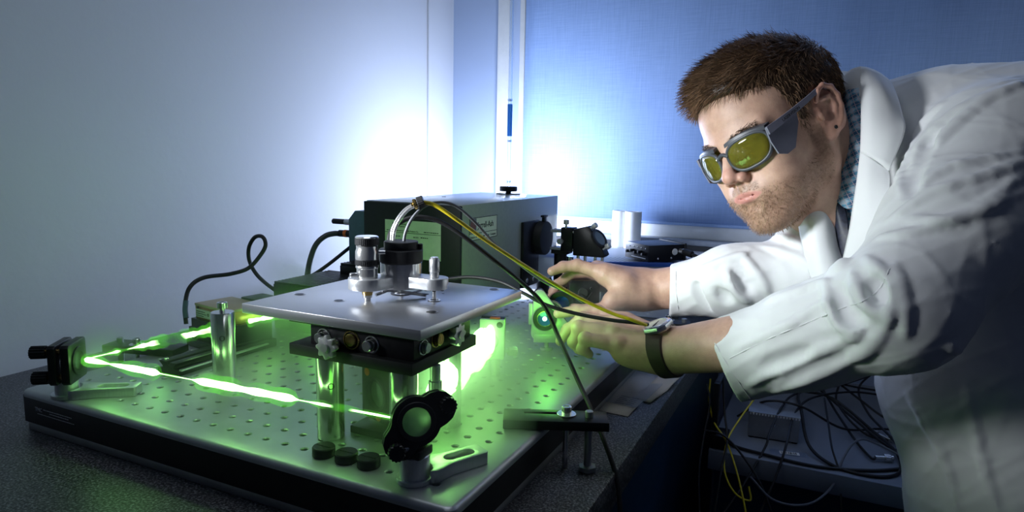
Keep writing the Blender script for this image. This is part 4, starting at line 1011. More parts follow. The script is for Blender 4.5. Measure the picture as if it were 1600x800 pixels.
# ------------------------------------------------------------------ hair
HBX = [-140, -70, -45, -30, -24, -12, 4, 9, 12, 24, 30, 38, 52, 75, 90, 140]; HBY = [-42, -50, -42, -5, 30, 42, 42, 20, -12, -12, 14, 42, 62, 74, 82, 95]
def build_hair():
    c = head_to_view(nv([(-8, 0, 45)]))[0]; G = SDF(c-135, c+135, 2.4); E = lambda f, l, u, r, k: G.ell(hd(f, l, u), r, HB, k)
    E(-8, 0, 46, (98, 78.5, 87), 0); E(8, 0, 82, (80, 64, 50), 18); E(48, 4, 88, (32, 48, 28), 16); E(34, -14, 98, (38, 36, 28), 14)
    for s_ in (-1, 1): E(-40, s_*44, 55, (48, 33, 50), 14)
    X = np.stack(np.meshgrid(*[G.lo[k]+G.h*np.arange(G.n[k]) for k in range(3)], indexing='ij'), -1); L = (X-HO)@HB
    cut = (np.interp(L[..., 0], HBX, HBY)-L[..., 2])*.55
    cut = np.maximum(cut, (np.hypot(L[..., 0]+8, (L[..., 2]-6)*.62)-23)*-.8 - np.where(np.abs(L[..., 1]) > 62, 0, 99))
    G.F = np.maximum(G.F, cut.astype(np.float32)); V, Q = G.net(); V = relax(V, Q, 2, .5); return G, V, Q
HG, hv, hq = build_hair()
def hair_mat():
    mt, nt, P = new_mat('brown_hair'); a = nd(nt, 'ShaderNodeVertexColor', layer_name='tint'); nt.links.new(a.outputs[0], P.inputs['Base Color'])
    P.inputs['Roughness'].default_value = .45; P.inputs['Specular IOR Level'].default_value = .35; return mt
M['hair'] = hair_mat()
rng = np.random.default_rng(11)
hairo = mesh_from('hair', hv, hq, M['hair'], person, np.tile(nv((.055, .032, .019)), (len(hv), 1)))
hairo['label'] = 'short brown hair swept forward into a quiff'
def strands(name, P0, N0, flow, length, w0, base, var, parent, segs=5, lift=.55):
    n = len(P0); pts = [P0-N0*1.5]; d = N0*lift+flow; d /= np.linalg.norm(d, axis=1)[:, None]; p = P0.copy(); st = (length/segs)[:, None]
    for k in range(segs):
        p = p+d*st; pts.append(p.copy()); d = d+flow*.45-N0*.10*lift; d /= np.linalg.norm(d, axis=1)[:, None]
    pts = np.stack(pts, 1); m_ = segs+1; T = np.gradient(pts, axis=1); T /= np.linalg.norm(T, axis=2)[..., None]
    A = np.cross(T, N0[:, None, :]); A /= np.maximum(np.linalg.norm(A, axis=2)[..., None], 1e-6); Bn = np.cross(T, A)
    w = w0*np.linspace(1, .25, m_)[None, :, None]; ring = []
    for a in (0, 2.094, 4.189): ring.append(pts+w*(math.cos(a)*A+math.sin(a)*Bn))
    Vs = np.stack(ring, 2).reshape(-1, 3); idx = np.arange(n*m_*3).reshape(n, m_, 3); fs = []
    for k in range(3): fs.append(np.stack([idx[:, :-1, k], idx[:, :-1, (k+1) % 3], idx[:, 1:, (k+1) % 3], idx[:, 1:, k]], -1).reshape(-1, 4))
    tone = np.exp(rng.normal(0, var, n)); c = nv(base)[None, :]*tone[:, None]; c = np.repeat(c, m_*3, 0)
    o = mesh_from(name, Vs, np.concatenate(fs), M['hair'], parent, c); o['kind'] = 'stuff'; return o
def normals(G, P):
    e = G.h; g = np.stack([G.sample(P+e*np.eye(3)[k])-G.sample(P-e*np.eye(3)[k]) for k in range(3)], 1); return g/np.maximum(np.linalg.norm(g, axis=1), 1e-6)[:, None]
HLc = (hv-HO)@HB
ok = np.nonzero(HLc[:, 2] > np.interp(HLc[:, 0], HBX, HBY)+1)[0]; pick = rng.choice(ok, 15000); P0 = hv[pick]+rng.normal(0, 1.2, (15000, 3)); N0 = normals(HG, P0); Lp = (P0-HO)@HB; f, l, u = Lp.T
top = smooth01((u-62)/35); fr = smooth01((f-30)/50)*top
wv = np.sin(l*.16+f*.05)+.7*np.sin(f*.11-l*.23+1)+.5*np.sin(u*.2+l*.3)
fl = np.stack([.9*top+.12*(1-top)+0*f, (-.30*fr+.16*wv*top), (-1.0)*(1-top)+.02*top-.35*fr*smooth01((f-78)/20)+.18*wv*top], 1)
fl += rng.normal(0, .16, fl.shape); flv = fl@HB.T
ln = 7+12*top+6*fr+rng.uniform(-2.5, 4, len(f))
strands('hair_strands', P0, N0, flv, ln, .42, (.185, .108, .060), .45, hairo, 5, .46)
# stubble
w_ = BEARD.clip(0, 1)**1.6; idx = np.nonzero(w_ > .25)[0]; pr_ = w_[idx]/w_[idx].sum(); pick = rng.choice(idx, 3800, p=pr_); P0 = V[pick]+rng.normal(0, .7, (3800, 3)); N0 = normals(BODY, P0); Lp = (P0-HO)@HB
fl = np.tile(nv((.15, 0, -.9)), (len(P0), 1))+rng.normal(0, .25, (len(P0), 3))
strands('stubble', P0, N0, fl@HB.T, 1.5+2.2*smooth01((Lp[:, 0]-45)/30)*smooth01((-Lp[:, 2]-40)/30)+rng.uniform(0, 1.0, len(P0)), .2, (.24, .14, .08), .3, person, 2, .8)
# eyebrows
eb = []
for s_ in (-1, 1):
    t_ = rng.random(260); eb.append(np.stack([94-.012*(12+34*t_)**2*.7, s_*(12+34*t_), 23+4*np.sin(t_*2.4)+rng.normal(0, 1.6, 260)], 1))
eb = np.concatenate(eb); P0 = head_to_view(eb)
for _ in range(6): P0 = P0-normals(BODY, P0)*BODY.sample(P0)[:, None]
fl = np.stack([-.3+0*eb[:, 0], np.sign(eb[:, 1])*.8, .25+0*eb[:, 0]], 1)+rng.normal(0, .15, eb.shape)
strands('eyebrows', P0, normals(BODY, P0), fl@HB.T, rng.uniform(5, 8, len(P0)), .3, (.06, .035, .02), .3, person, 3, .3)
# ear stud
b = MB(); b.lathe([(0, 0), (2.6, 0), (2.8, .8), (2, 2.2), (0, 2.6)], hw(-6, 81, -18), v2w(HB[:, 1])[0]-CAM_C, 16); b.build('ear_stud', M['black'], person)

# ------------------------------------------------------------------ goggles
M['frame_grey'] = mat('grey_goggle_frame', (.055, .06, .072), .4, 0, .08, 120)
M['shield'] = mat('lilac_grey_side_shield', (.20, .20, .26), .35, 0, .06, 90)
def lens_mat():
    mt, nt, P = new_mat('yellow_laser_filter'); P.inputs['Base Color'].default_value = (.3, .28, .02, 1); P.inputs['Roughness'].default_value = .06; P.inputs['Transmission Weight'].default_value = .7; P.inputs['IOR'].default_value = 1.35; P.inputs['Coat Weight'].default_value = .4
    n = nd(nt, 'ShaderNodeTexNoise', Scale=30.0); nt.links.new(coords(nt), n.inputs['Vector']); nt.links.new(ramp(nt, n.outputs[0], [(.3, (.17, .17, .025)), (.7, (.36, .33, .045))]), P.inputs['Base Color']); return mt
M['filter'] = lens_mat()
gl = thing('safety_goggles', 'grey laser safety goggles with yellow lenses worn by the person', 'goggles', hw(98, 0, 4))
fsurf = lambda l, u: 105-.0056*l*l-.004*(u-3)**2
def lens_outline(s_, k=1.0, n=44):
    out = []
    for i in range(n):
        a = 2*math.pi*i/n; ca, sa = math.cos(a), math.sin(a)
        x = 27*math.copysign(abs(ca)**.72, ca); y = (18 if sa > 0 else 21)*math.copysign(abs(sa)**.75, sa)
        x *= 1-.10*(sa < 0)*abs(sa); out.append((s_*(35+k*x), 2+k*y+.06*x))
    return out
for s_ in (1, -1):
    b = MB(); c = b.v(hw(fsurf(s_*35, 2), s_*35, 2)); prev = None; ol = lens_outline(s_)
    for k in (.35, .7, 1.0):
        cur = [b.v(hw(fsurf(l, u), l, u)) for l, u in lens_outline(s_, k)]
        n = len(cur)
        for i in range(n): b.face([c, cur[i], cur[(i+1) % n]] if prev is None else [prev[i], cur[i], cur[(i+1) % n], prev[(i+1) % n]])
        prev = cur
    o = b.build('lens', M['filter'], gl); o.modifiers.new('thickness', 'SOLIDIFY').thickness = .0018
    P = [hw(fsurf(l, u)+.2, l, u) for l, u in ol]; P = P+P[:2]
    b = MB(); b.tube(P, [2.5]*len(P), 10, cap=False); b.build('rim', M['frame_grey'], gl)
    # brow visor above the lens
    b = MB(); rows = []
    for i in range(13):
        l = s_*(10+52*i/12); u0 = 20-.0045*(abs(l)-35)**2; f0 = fsurf(l, 18)
        rows.append([b.v(hw(f0+2, l, u0)), b.v(hw(f0+1, l, u0+5)), b.v(hw(f0-9, l*1.0, u0+7)), b.v(hw(f0-9, l, u0+4.5)), b.v(hw(f0-1, l, u0+2))])
    for A, B_ in zip(rows, rows[1:]):
        for k in range(5): b.face([A[k], A[(k+1) % 5], B_[(k+1) % 5], B_[k]])
    b.face(rows[0]); b.face(rows[-1][::-1]); b.build('brow_visor', M['frame_grey'], gl)
    # temple arm
    path = [(86, 66, 14, 10), (70, 70, 17, 9), (45, 75, 22, 8), (20, 80, 28, 7), (2, 84, 33, 6), (-10, 86, 36, 5.5), (-22, 83, 30, 5.5), (-28, 80, 16, 5)]
    b = MB(); rows = []
    for f, l, u, hgt in path: rows.append([b.v(hw(f, s_*(l-1.6), u-hgt/2)), b.v(hw(f, s_*(l+1.6), u-hgt/2)), b.v(hw(f, s_*(l+1.6), u+hgt/2)), b.v(hw(f, s_*(l-1.6), u+hgt/2))])
    for A, B_ in zip(rows, rows[1:]):
        for k in range(4): b.face([A[k], A[(k+1) % 4], B_[(k+1) % 4], B_[k]])
    b.face(rows[0]); b.face(rows[-1][::-1]); arm = b.build('temple_arm', M['shield'], gl)
    poly = [(86, 18), (87, 0), (84, -17), (72, -22), (58, -19), (38, 8), (34, 23), (60, 19)]
    b = MB(); lat = lambda f: s_*(64.5+(87-f)*.135+.6)
    A = [b.v(hw(f, lat(f), u)) for f, u in poly]; B_ = [b.v(hw(f, lat(f)-s_*1.8, u)) for f, u in poly]; n = len(poly)
    b.face(A); b.face(B_[::-1])
    for i in range(n): b.face([A[i], A[(i+1) % n], B_[(i+1) % n], B_[i]])
    b.build('side_shield', M['shield'], gl)
    if s_ == 1:
        o0, ox, ou = hw(64, 73.8, 15.8), hw(34, 79.8, 22.4), hw(64, 73.8, 25); X = Vector(ox-o0).normalized(); U = Vector(ou-o0); U = (U-X*U.dot(X)).normalized(); N = X.cross(U)
        T = Matrix(((X.x, U.x, N.x, o0[0]), (X.y, U.y, N.y, o0[1]), (X.z, U.z, N.z, o0[2]), (0, 0, 0, 1)))
        text_mesh('lettering', 'LASERVISION', 5.2, T, M['ink'], arm, bold=.06)
b = MB(); b.tube([hw(fsurf(8, 6)+.5, l, 8+3*math.cos(l*.25)) for l in (-10, -6, -3, 0, 3, 6, 10)], 2.6, 10); b.build('bridge', M['frame_grey'], gl)

# ------------------------------------------------------------------ lab coat
def coat_mat():
    mt, nt, P = new_mat('white_cotton_coat'); co = coords(nt)
    n = nd(nt, 'ShaderNodeTexNoise', Scale=7.0, Detail=4.0); nt.links.new(co, n.inputs['Vector']); nt.links.new(ramp(nt, n.outputs[0], [(.3, (.72, .73, .75)), (.7, (.80, .81, .82))]), P.inputs['Base Color'])
    w = nd(nt, 'ShaderNodeTexNoise', Scale=900.0, Detail=2.0); nt.links.new(co, w.inputs['Vector']); w2 = nd(nt, 'ShaderNodeTexNoise', Scale=28.0, Detail=3.0); nt.links.new(co, w2.inputs['Vector'])
    b1 = nd(nt, 'ShaderNodeBump', Strength=.12, Distance=.0005); nt.links.new(w.outputs[0], b1.inputs['Height']); b2 = nd(nt, 'ShaderNodeBump', Strength=.10, Distance=.003); nt.links.new(w2.outputs[0], b2.inputs['Height']); nt.links.new(b1.outputs[0], b2.inputs['Normal']); nt.links.new(b2.outputs[0], P.inputs['Normal'])
    P.inputs['Roughness'].default_value = .75; P.inputs['Sheen Weight'].default_value = .15; return mt
M['coat'] = coat_mat()
CUFF_L, CUFF_R = vw(1133, 564, 858), vw(1046, 455, 1020)
def build_coat():
    G = SDF((150, -520, 565), (1060, 345, 1150), 2.9)
    b0 = vw(1420, 250, 925)
    G.chain([(vw(1385, 235, 925), 78), (vw(1500, 280, 905), 128), (vw(1690, 380, 870), 150), (PELV, 165)], 45)
    G.cap(vw(1470, 190, 905), vw(1580, 205, 860), 72, 85, 40)
    mid = vw(1262, 527, 780)
    G.chain([(SH_L, 84), (vw(1490, 365, 735), 74), (vw(1405, 482, 700), 62), (mid, 56), (CUFF_L+(CUFF_L-mid)*.3, 55)], 26)
    midr = vw(1150, 440, 965)
    G.chain([(SH_R, 78), (EL_R, 60), (midr, 50), (CUFF_R+(CUFF_R-midr)*.3, 36)], 26)
    G.cap(SH_R, vw(1440, 270, 930), 78, 100, 40)
    G.chain([(vw(1478, 430, 890), 98), (vw(1530, 600, 880), 112), (vw(1620, 830, 870), 140), (vw(1640, 1000, 870), 150)], 40)
    # explicit folds
    def fold(pts, r, k=8, sink=.6, op='u'):
        r = r*.62 if op == 'u' else r
        P = []; m0 = len(pts)
        for x, y in [tuple(q) for q in spline([nv(p_) for p_ in pts], 7)]:
            d = G.front(x, y, 565, 1150)
            if d is not None and (not P or abs(P[-1][2]-d) < 45): P.append(vw(x, y, d+(sink if op == 'u' else -sink)))
        for i in range(len(P)-1):
            tp = lambda j: .25+.75*min(1, 4*j/(len(P)-1), 4*(1-j/(len(P)-1))); G.cap(P[i], P[i+1], r*tp(i), r*tp(i+1), k, op)
    R = [([(1290, 440), (1300, 480), (1318, 508), (1338, 524), (1346, 508)], 6), ([(1332, 428), (1345, 462), (1368, 486), (1388, 490)], 7), ([(1352, 402), (1380, 430), (1392, 470), (1388, 500)], 6),
         ([(1398, 415), (1412, 470), (1416, 525)], 5), ([(1262, 440), (1296, 426), (1318, 416), (1318, 404)], 6),
         ([(1425, 262), (1445, 225), (1490, 180), (1560, 140)], 8), ([(1432, 300), (1440, 262), (1470, 220), (1530, 165), (1600, 128)], 8), ([(1405, 300), (1412, 250), (1440, 200), (1475, 160)], 6),
         ([(1425, 300), (1490, 262), (1600, 240)], 5), ([(1390, 345), (1460, 300), (1560, 268), (1610, 250)], 6), ([(1372, 372), (1440, 360), (1540, 318), (1600, 268)], 5),
         ([(1418, 345), (1500, 340), (1600, 300)], 4), ([(1170, 600), (1250, 560), (1330, 530)], 5), ([(1210, 612), (1280, 585), (1340, 556)], 5), ([(1150, 545), (1230, 508), (1290, 470)], 3), ([(1330, 560), (1360, 540), (1392, 500)], 6),
         ([(1135, 420), (1150, 455), (1170, 472)], 6), ([(1160, 400), (1185, 430), (1200, 455)], 5), ([(1080, 432), (1120, 412), (1170, 395)], 4), ([(1190, 385), (1240, 400), (1275, 420)], 4), ([(1200, 470), (1250, 455), (1290, 440)], 4), ([(1185, 372), (1225, 372), (1255, 385)], 4),
         ([(1480, 540), (1530, 560), (1600, 540)], 4), ([(1420, 620), (1470, 700), (1500, 790)], 5), ([(1510, 600), (1530, 700), (1560, 800)], 5)]
    for p, r in R: fold(p, r)
    for p, r in (([(1310, 450), (1322, 490), (1345, 500)], 3), ([(1365, 440), (1375, 470)], 3), ([(1422, 300), (1428, 262), (1455, 215)], 4), ([(1120, 455), (1138, 470)], 3), ([(1150, 430), (1172, 455)], 3), ([(1190, 575), (1262, 548)], 3)): fold(p, r, 12, 1.5, 'd')
    # general creasing of the cloth
    X = np.stack(np.meshgrid(*[(G.lo[k]+G.h*np.arange(G.n[k])).astype(np.float32) for k in range(3)], indexing='ij'), -1); near = np.abs(G.F) < 22; P = X[near]; rg = np.random.default_rng(5); acc = np.zeros(len(P), np.float32)
    wp = np.stack([np.sin(P[:, 1]*.021+1)+np.sin(P[:, 2]*.027), np.sin(P[:, 0]*.019+2)+np.sin(P[:, 2]*.023+1), np.sin(P[:, 0]*.017)+np.sin(P[:, 1]*.025+3)], 1)*9; Pw = P+wp
    for k in range(9):
        d = rg.normal(size=3); d /= np.linalg.norm(d); fr_ = rg.uniform(.03, .085); s_ = np.abs(np.sin(Pw@d.astype(np.float32)*fr_+rg.uniform(0, 6))); acc += (1-s_)**6*(1.0 if k < 5 else .6)
    G.F[near] += (.6-.9*acc).clip(-1.8, .6).astype(np.float32)
    # openings: cuffs and neck
    for c, ax, ri, tilt in ((CUFF_L, CUFF_L-mid, 51, nv((-.86, -.38, .34))), (CUFF_R, CUFF_R-midr, 34, nv((-.97, .02, .22)))):
        ax = ax/np.linalg.norm(ax); n = tilt/np.linalg.norm(tilt); sl, XX = G.loc(c, c, 95); d = (XX[0]-c[0])*n[0]+(XX[1]-c[1])*n[1]+(XX[2]-c[2])*n[2]
        G.F[sl] = np.maximum(G.F[sl], np.where(d > -20, d, -20).astype(np.float32)); G.cap(c-ax*70, c+ax*60, ri-8, ri, 3, 'd')
    G.cap(hd(-22, 0, -20), vw(1360, 232, 925), 60, 62, 8, 'd')
    G.cap(vw(1318, 300, 850), vw(1312, 400, 800), 26, 14, 10, 'd'); G.cap(vw(1335, 250, 850), vw(1318, 320, 850), 30, 28, 10, 'd')
    Vc, Qc = G.net(); Vc = relax(Vc, Qc, 1, .5); return G, Vc, Qc
COAT, cv, cq = build_coat()
coat = mesh_from('lab_coat', cv, cq, M['coat'], person); coat['label'] = 'white cotton lab coat with turned-down collar'
def w2v(p): d = nv(p)-CAM_C; return np.array([d@AX_R, d@AX_U, d@AX_F])
def sheet(name, rows, mt, parent, thick=2.2, sub=6, label=None):
    G = np.array([[vw(*p) for p in r] for r in rows])                 # rows x cols x 3
    A = np.array([spline(list(G[:, j]), sub) for j in range(G.shape[1])]).transpose(1, 0, 2)
    A = np.array([spline(list(A[i]), sub) for i in range(A.shape[0])])
    n, m_ = A.shape[:2]; idx = np.arange(n*m_).reshape(n, m_)
    Qs = np.stack([idx[:-1, :-1], idx[:-1, 1:], idx[1:, 1:], idx[1:, :-1]], -1).reshape(-1, 4)
    o = mesh_from(name, A.reshape(-1, 3), Qs, mt, parent); md = o.modifiers.new('thickness', 'SOLIDIFY'); md.thickness = thick*S; md.offset = 0
    if label: o['label'] = label
    return o
sheet('collar', [[(1344, 105, 870), (1356, 107, 866), (1374, 115, 864), (1391, 128, 862)], [(1345, 135, 848), (1362, 136, 837), (1382, 140, 833), (1401, 152, 838)], [(1346, 170, 836), (1364, 172, 824), (1388, 176, 818), (1409, 180, 820)], [(1346, 205, 830), (1364, 208, 816), (1390, 212, 806), (1413, 206, 806)], [(1345, 238, 828), (1360, 246, 815), (1377, 257, 806), (1389, 267, 803)]], M['coat'], coat, 3)
sheet('collar_stand', [[(1308, 130, 930), (1321, 116, 902), (1333, 108, 884), (1346, 104.5, 870)], [(1312, 140, 918), (1324, 134, 890), (1335, 128, 872), (1347, 126, 856)], [(1320, 156, 900), (1330, 154, 876), (1338, 152, 860), (1349, 152, 848)]], M['coat'], coat, 3)
sheet('lapel', [[(1345, 236, 830), (1359, 245, 818), (1375, 256, 810), (1388, 265, 806)], [(1340, 280, 826), (1356, 283, 811), (1377, 285, 802), (1391, 281, 800)], [(1334, 320, 826), (1352, 324, 806), (1373, 326, 792), (1388, 316, 788)], [(1328, 360, 828), (1346, 364, 802), (1367, 360, 778), (1386, 346, 766)], [(1318, 406, 834), (1332, 410, 800), (1350, 404, 764), (1372, 384, 730)]], M['coat'], coat, 3)
sheet('lapel', [[(1243, 300, 908), (1262, 296, 882), (1282, 296, 872), (1298, 300, 872)], [(1247, 340, 897), (1264, 340, 866), (1286, 340, 856), (1303, 340, 864)], [(1254, 380, 886), (1270, 380, 854), (1291, 380, 846), (1309, 380, 856)], [(1262, 415, 876), (1278, 418, 848), (1298, 412, 840), (1317, 402, 848)], [(1272, 448, 864), (1288, 446, 840), (1306, 438, 832), (1324, 424, 838)]], M['coat'], coat, 3)
# stitched seam of the yoke and a breast pocket edge
def seam(pts, r=.8, off=.5):
    P = []
    for x, y in [tuple(q) for q in spline([nv(p_) for p_ in pts], 8)]:
        d = COAT.front(x, y, 565, 1150)
        if d: P.append(v2w(vw(x, y, d-off))[0])
    if len(P) > 2: b = MB(); b.tube(P, r, 6); b.build('seam', M['coat'], coat)
seam([(1112, 528), (1140, 575), (1172, 622)]); seam([(1140, 560), (1200, 530), (1260, 505), (1320, 480), (1350, 470), (1375, 450), (1390, 420)], .8)
seam([(1056, 424), (1056, 450), (1060, 484)])
# ---- shirt and tie
def plaid():
    mt, nt, P = new_mat('blue_plaid_cotton'); co = coords(nt); rot_ = nd(nt, 'ShaderNodeMapping'); rot_.inputs['Rotation'].default_value = (.5, .35, .9); nt.links.new(co, rot_.inputs[0])
    sx = nd(nt, 'ShaderNodeSeparateXYZ'); nt.links.new(rot_.outputs[0], sx.inputs[0]); outs = []
    for k, (fq, st) in enumerate(((520, 'X'), (520, 'Z'), (1300, 'X'), (1300, 'Z'))):
        m1 = nd(nt, 'ShaderNodeMath', operation='MULTIPLY'); m1.inputs[1].default_value = fq; nt.links.new(sx.outputs[st], m1.inputs[0]); s1 = nd(nt, 'ShaderNodeMath', operation='SINE'); nt.links.new(m1.outputs[0], s1.inputs[0]); outs.append(s1.outputs[0])
    a = nd(nt, 'ShaderNodeMath', operation='ADD'); nt.links.new(outs[0], a.inputs[0]); nt.links.new(outs[1], a.inputs[1]); c = nd(nt, 'ShaderNodeMath', operation='MAXIMUM'); nt.links.new(outs[2], c.inputs[0]); nt.links.new(outs[3], c.inputs[1])
    h_ = nd(nt, 'ShaderNodeMapRange'); h_.inputs['From Min'].default_value = -2; h_.inputs['From Max'].default_value = 2; nt.links.new(a.outputs[0], h_.inputs[0])
    base = ramp(nt, h_.outputs[0], [(.2, (.03, .10, .20)), (.5, (.09, .28, .42)), (.8, (.42, .55, .66))]); ln_ = ramp(nt, c.outputs[0], [(.93, (0, 0, 0)), (.97, (1, 1, 1))])
    mx = nd(nt, 'ShaderNodeMix', data_type='RGBA'); nt.links.new(ln_, mx.inputs[0]); nt.links.new(base, mx.inputs[6]); mx.inputs[7].default_value = (.55, .42, .45, 1); nt.links.new(mx.outputs[2], P.inputs['Base Color']); P.inputs['Roughness'].default_value = .75; return mt
M['plaid'] = plaid(); M['tie'] = mat('dark_patterned_tie', (.018, .022, .04), .5, 0, .6, 260)
shirt = sheet('shirt', [[(1294, 292, 880), (1310, 296, 858), (1330, 300, 850), (1350, 300, 850)], [(1292, 330, 878), (1308, 332, 860), (1328, 334, 850), (1346, 334, 846)], [(1296, 370, 872), (1310, 372, 858), (1326, 372, 846), (1342, 370, 838)], [(1300, 420, 868), (1312, 424, 856), (1324, 422, 840), (1338, 416, 826)]], M['plaid'], person, 1.2, label='blue plaid shirt')
sheet('shirt_collar', [[(1312, 146, 884), (1321, 142, 872), (1332, 139, 862), (1350, 137, 854)], [(1324, 180, 860), (1332, 180, 852), (1340, 180, 848), (1352, 180, 844)], [(1328, 220, 854), (1335, 220, 847), (1343, 220, 843), (1354, 220, 840)], [(1320, 256, 856), (1330, 259, 848), (1340, 260, 842), (1354, 260, 838)], [(1306, 284, 862), (1318, 292, 850), (1332, 295, 843), (1350, 292, 838)], [(1300, 300, 864), (1309, 316, 851), (1324, 326, 842), (1344, 318, 836)]], M['plaid'], shirt, 1.6)
sheet('tie', [[(1297, 302, 866), (1304, 306, 855), (1314, 310, 853)], [(1300, 330, 864), (1308, 330, 852), (1322, 330, 848)], [(1302, 362, 862), (1313, 362, 850), (1327, 360, 842)], [(1306, 410, 858), (1316, 410, 846), (1330, 404, 834)]], M['tie'], shirt, 1.5)

# ---- trousers and shoes below the coat
def build_legs():
    top = v2w(PELV)[0]; G = SDF((500, -1250, 400), (1150, -60, 1500), 9.0)
    feet = [nv((top[0]-30, top[1]+150, FLOOR+55)), nv((top[0]+90, top[1]-110, FLOOR+55))]
    for k, f_ in enumerate(feet):
        hip = top+nv(((-1, 1)[k]*40, (1, -1)[k]*70, -60)); kn = (hip+f_)/2+nv((-30, 20, 20))
        G.chain([(w2v(hip), 92), (w2v(kn), 66), (w2v(f_), 46)], 25)
    return feet, G.net()
feet, (lv, lq) = build_legs(); M['trousers'] = mat('dark_trousers', (.012, .015, .03), .8, 0, .2, 60); M['shoe'] = mat('black_leather', (.012, .012, .013), .4, 0, .2, 60)
mesh_from('trousers', lv, lq, M['trousers'], person)
for f_ in feet:
    G = SDF(w2v(f_)-190, w2v(f_)+190, 8.0); G.cap(w2v(f_+nv((20, -20, -12))), w2v(f_+nv((-110, 60, -22))), 42, 33, 20)
    sv, sq_ = G.net(); mesh_from('shoe', sv, sq_, M['shoe'], person)

# ---- wrist watch
M['strap'] = mat('brown_leather', (.055, .038, .026), .6, 0, .15, 150, bump=.1); M['dial'] = mat('cream_dial', (.66, .60, .52), .4, 0, .03, 90); M['case'] = mat('satin_steel_case', (.62, .62, .64), .25, 1.0, .05, 90)
ax = (EL_L-WR_L); ax /= np.linalg.norm(ax); cw = vw(1042, 549, 893); nW = nv((.02, .90, -.43)); nW -= ax*(nW@ax); nW /= np.linalg.norm(nW); e2 = np.cross(ax, nW)
def wrist_r(c, d):
    for r in np.arange(12, 60, .5):
        if BODY.sample(c+d*r)[0] > 0: return r
    return 32
rt = wrist_r(cw, nW); wc = cw+nW*(rt-.5)
wt = thing('wrist_watch', 'steel wrist watch with a cream dial and brown strap on the near wrist', 'watch', v2w(wc)[0])
def band(a0, a1, n, wid, o0, o1):
    b = MB(); rows = []
    for k in range(n+1):
        a = a0+(a1-a0)*k/n; d = math.cos(a)*nW+math.sin(a)*e2
        rows.append([[b.v(v2w(cw+ax*s_+d*(wrist_r(cw+ax*s_, d)+o))[0]) for s_, o in ((-wid/2, o0), (-wid/2+1.5, o1), (wid/2-1.5, o1), (wid/2, o0))]][0])
    for A, B_ in zip(rows, rows[1:]):
        for k in range(4): b.face([A[k], A[(k+1) % 4], B_[(k+1) % 4], B_[k]])
    b.face(rows[0]); b.face(rows[-1][::-1]); return b
band(.42, 2*math.pi-.42, 44, 21, .2, 2.6).build('strap', M['strap'], wt)
Xw, Nw = Vector(v2w(ax)[0]-CAM_C), Vector(v2w(nW)[0]-CAM_C); Yw = Nw.cross(Xw); o0 = v2w(wc)[0]
T = Matrix(((Xw.x, Yw.x, Nw.x, o0[0]), (Xw.y, Yw.y, Nw.y, o0[1]), (Xw.z, Yw.z, Nw.z, o0[2]), (0, 0, 0, 1)))
oct_ = [(-10, -19), (10, -19), (19, -10), (19.5, 0), (19, 10), (10, 19), (-10, 19), (-19, 10), (-19.5, 0), (-19, -10)]
b = MB(T); b.prism(oct_, -2, 6, 1.4); b.build('case', M['case'], wt)
b = MB(T); b.ring((0, 0, 5.5), (0, 0, 1), 17.2, 15.2, 1.8, 40, .5); b.build('bezel', M['case'], wt)
b = MB(T); b.lathe([(0, 6), (15.4, 6), (15.4, 6.4), (0, 6.4)], seg=36); dl = b.build('dial', M['dial'], wt)
b = MB(T); b.prism([(-1, 1), (1, 1), (1.6, -7), (0, -11), (-1.6, -7)], 6.5, 6.9); b.prism([(-.6, -1), (.6, -1), (.5, 8), (-.5, 8)], 6.9, 7.1); b.build('hands', M['ink'], dl)
b = MB(T); b.knurl((-18.5, 0, 2.4), (-23, 0, 2.4), 2.8, 12, .3); b.build('crown', M['case'], wt)
# ------------------------------------------------------------------ cables
def cable(name, label, pts, r, mt, n=8, seg=10, base=None, raw=False, cat='cable'):
    P = spline([nv(p) if raw else px(*p) for p in pts], n)
    b = MB(); b.tube(P, r, seg); i = int(np.argmin([p[2] for p in P]))
    o = b.build(name, M[mt], base=P[i]); tag(o, label, cat); return o
cable('laser_cable', 'black cable looping up behind the laser against the white wall', [(291, 506, 985), (289, 480, 990), (296, 450, 1000), (318, 434, 1020), (360, 428, 1060), (388, 419, 1080), (406, 400, 1085), (415, 383, 1085), (410, 370, 1090), (398, 371, 1098), (389, 387, 1105), (390, 408, 1110), (402, 430, 1112), (425, 450, 1100), (445, 460, 1090), (470, 470, 1085)], 3.3, 'rubber', 10)
cable('cable_sleeve', 'grey sleeve around the cable end beside the laser label', [(291, 497, 986.2), (289.4, 484, 989), (290.5, 470, 992.2)], 4.0, 'bluegrey', 6, cat='sleeve')
cable('signal_cable', 'thick grey cable bending down from the orange-banded connector', [(534, 365.5, 1236), (522, 365, 1228), (508, 369, 1220), (494, 382, 1210), (485, 405, 1205), (480, 432, 1195), (478, 452, 1185)], 5.2, 'cable_dkgrey', 10)
cable('power_cable', 'black cable slanting down from the blue housing behind the valve', [(562, 376, 1245), (545, 388, 1240), (520, 408, 1225), (498, 424, 1210), (478, 436, 1200), (455, 448, 1185)], 3.4, 'rubber', 10)
cable('yellow_fibre_cable', 'yellow fibre cable running from the brass nut to the watch hand', [(659, 315.5, 726), (680, 321, 728), (715, 344, 738), (760, 376, 765), (810, 409, 795), (860, 440, 825), (910, 468, 848), (955, 489, 852), (985, 499, 850), (1010, 508, 858)], 2.3, 'cable_yellow', 10)
cable('thin_grey_cable', 'thin grey cable arching from the cap alongside the yellow one', [(630, 384, 722), (634, 362, 720), (645, 340, 722), (664, 322, 730), (688, 316, 738), (712, 322, 745), (740, 345, 755), (775, 383, 785), (812, 413, 815), (850, 440, 845), (885, 456, 880), (912, 473, 905)], 1.7, 'cable_grey', 10)
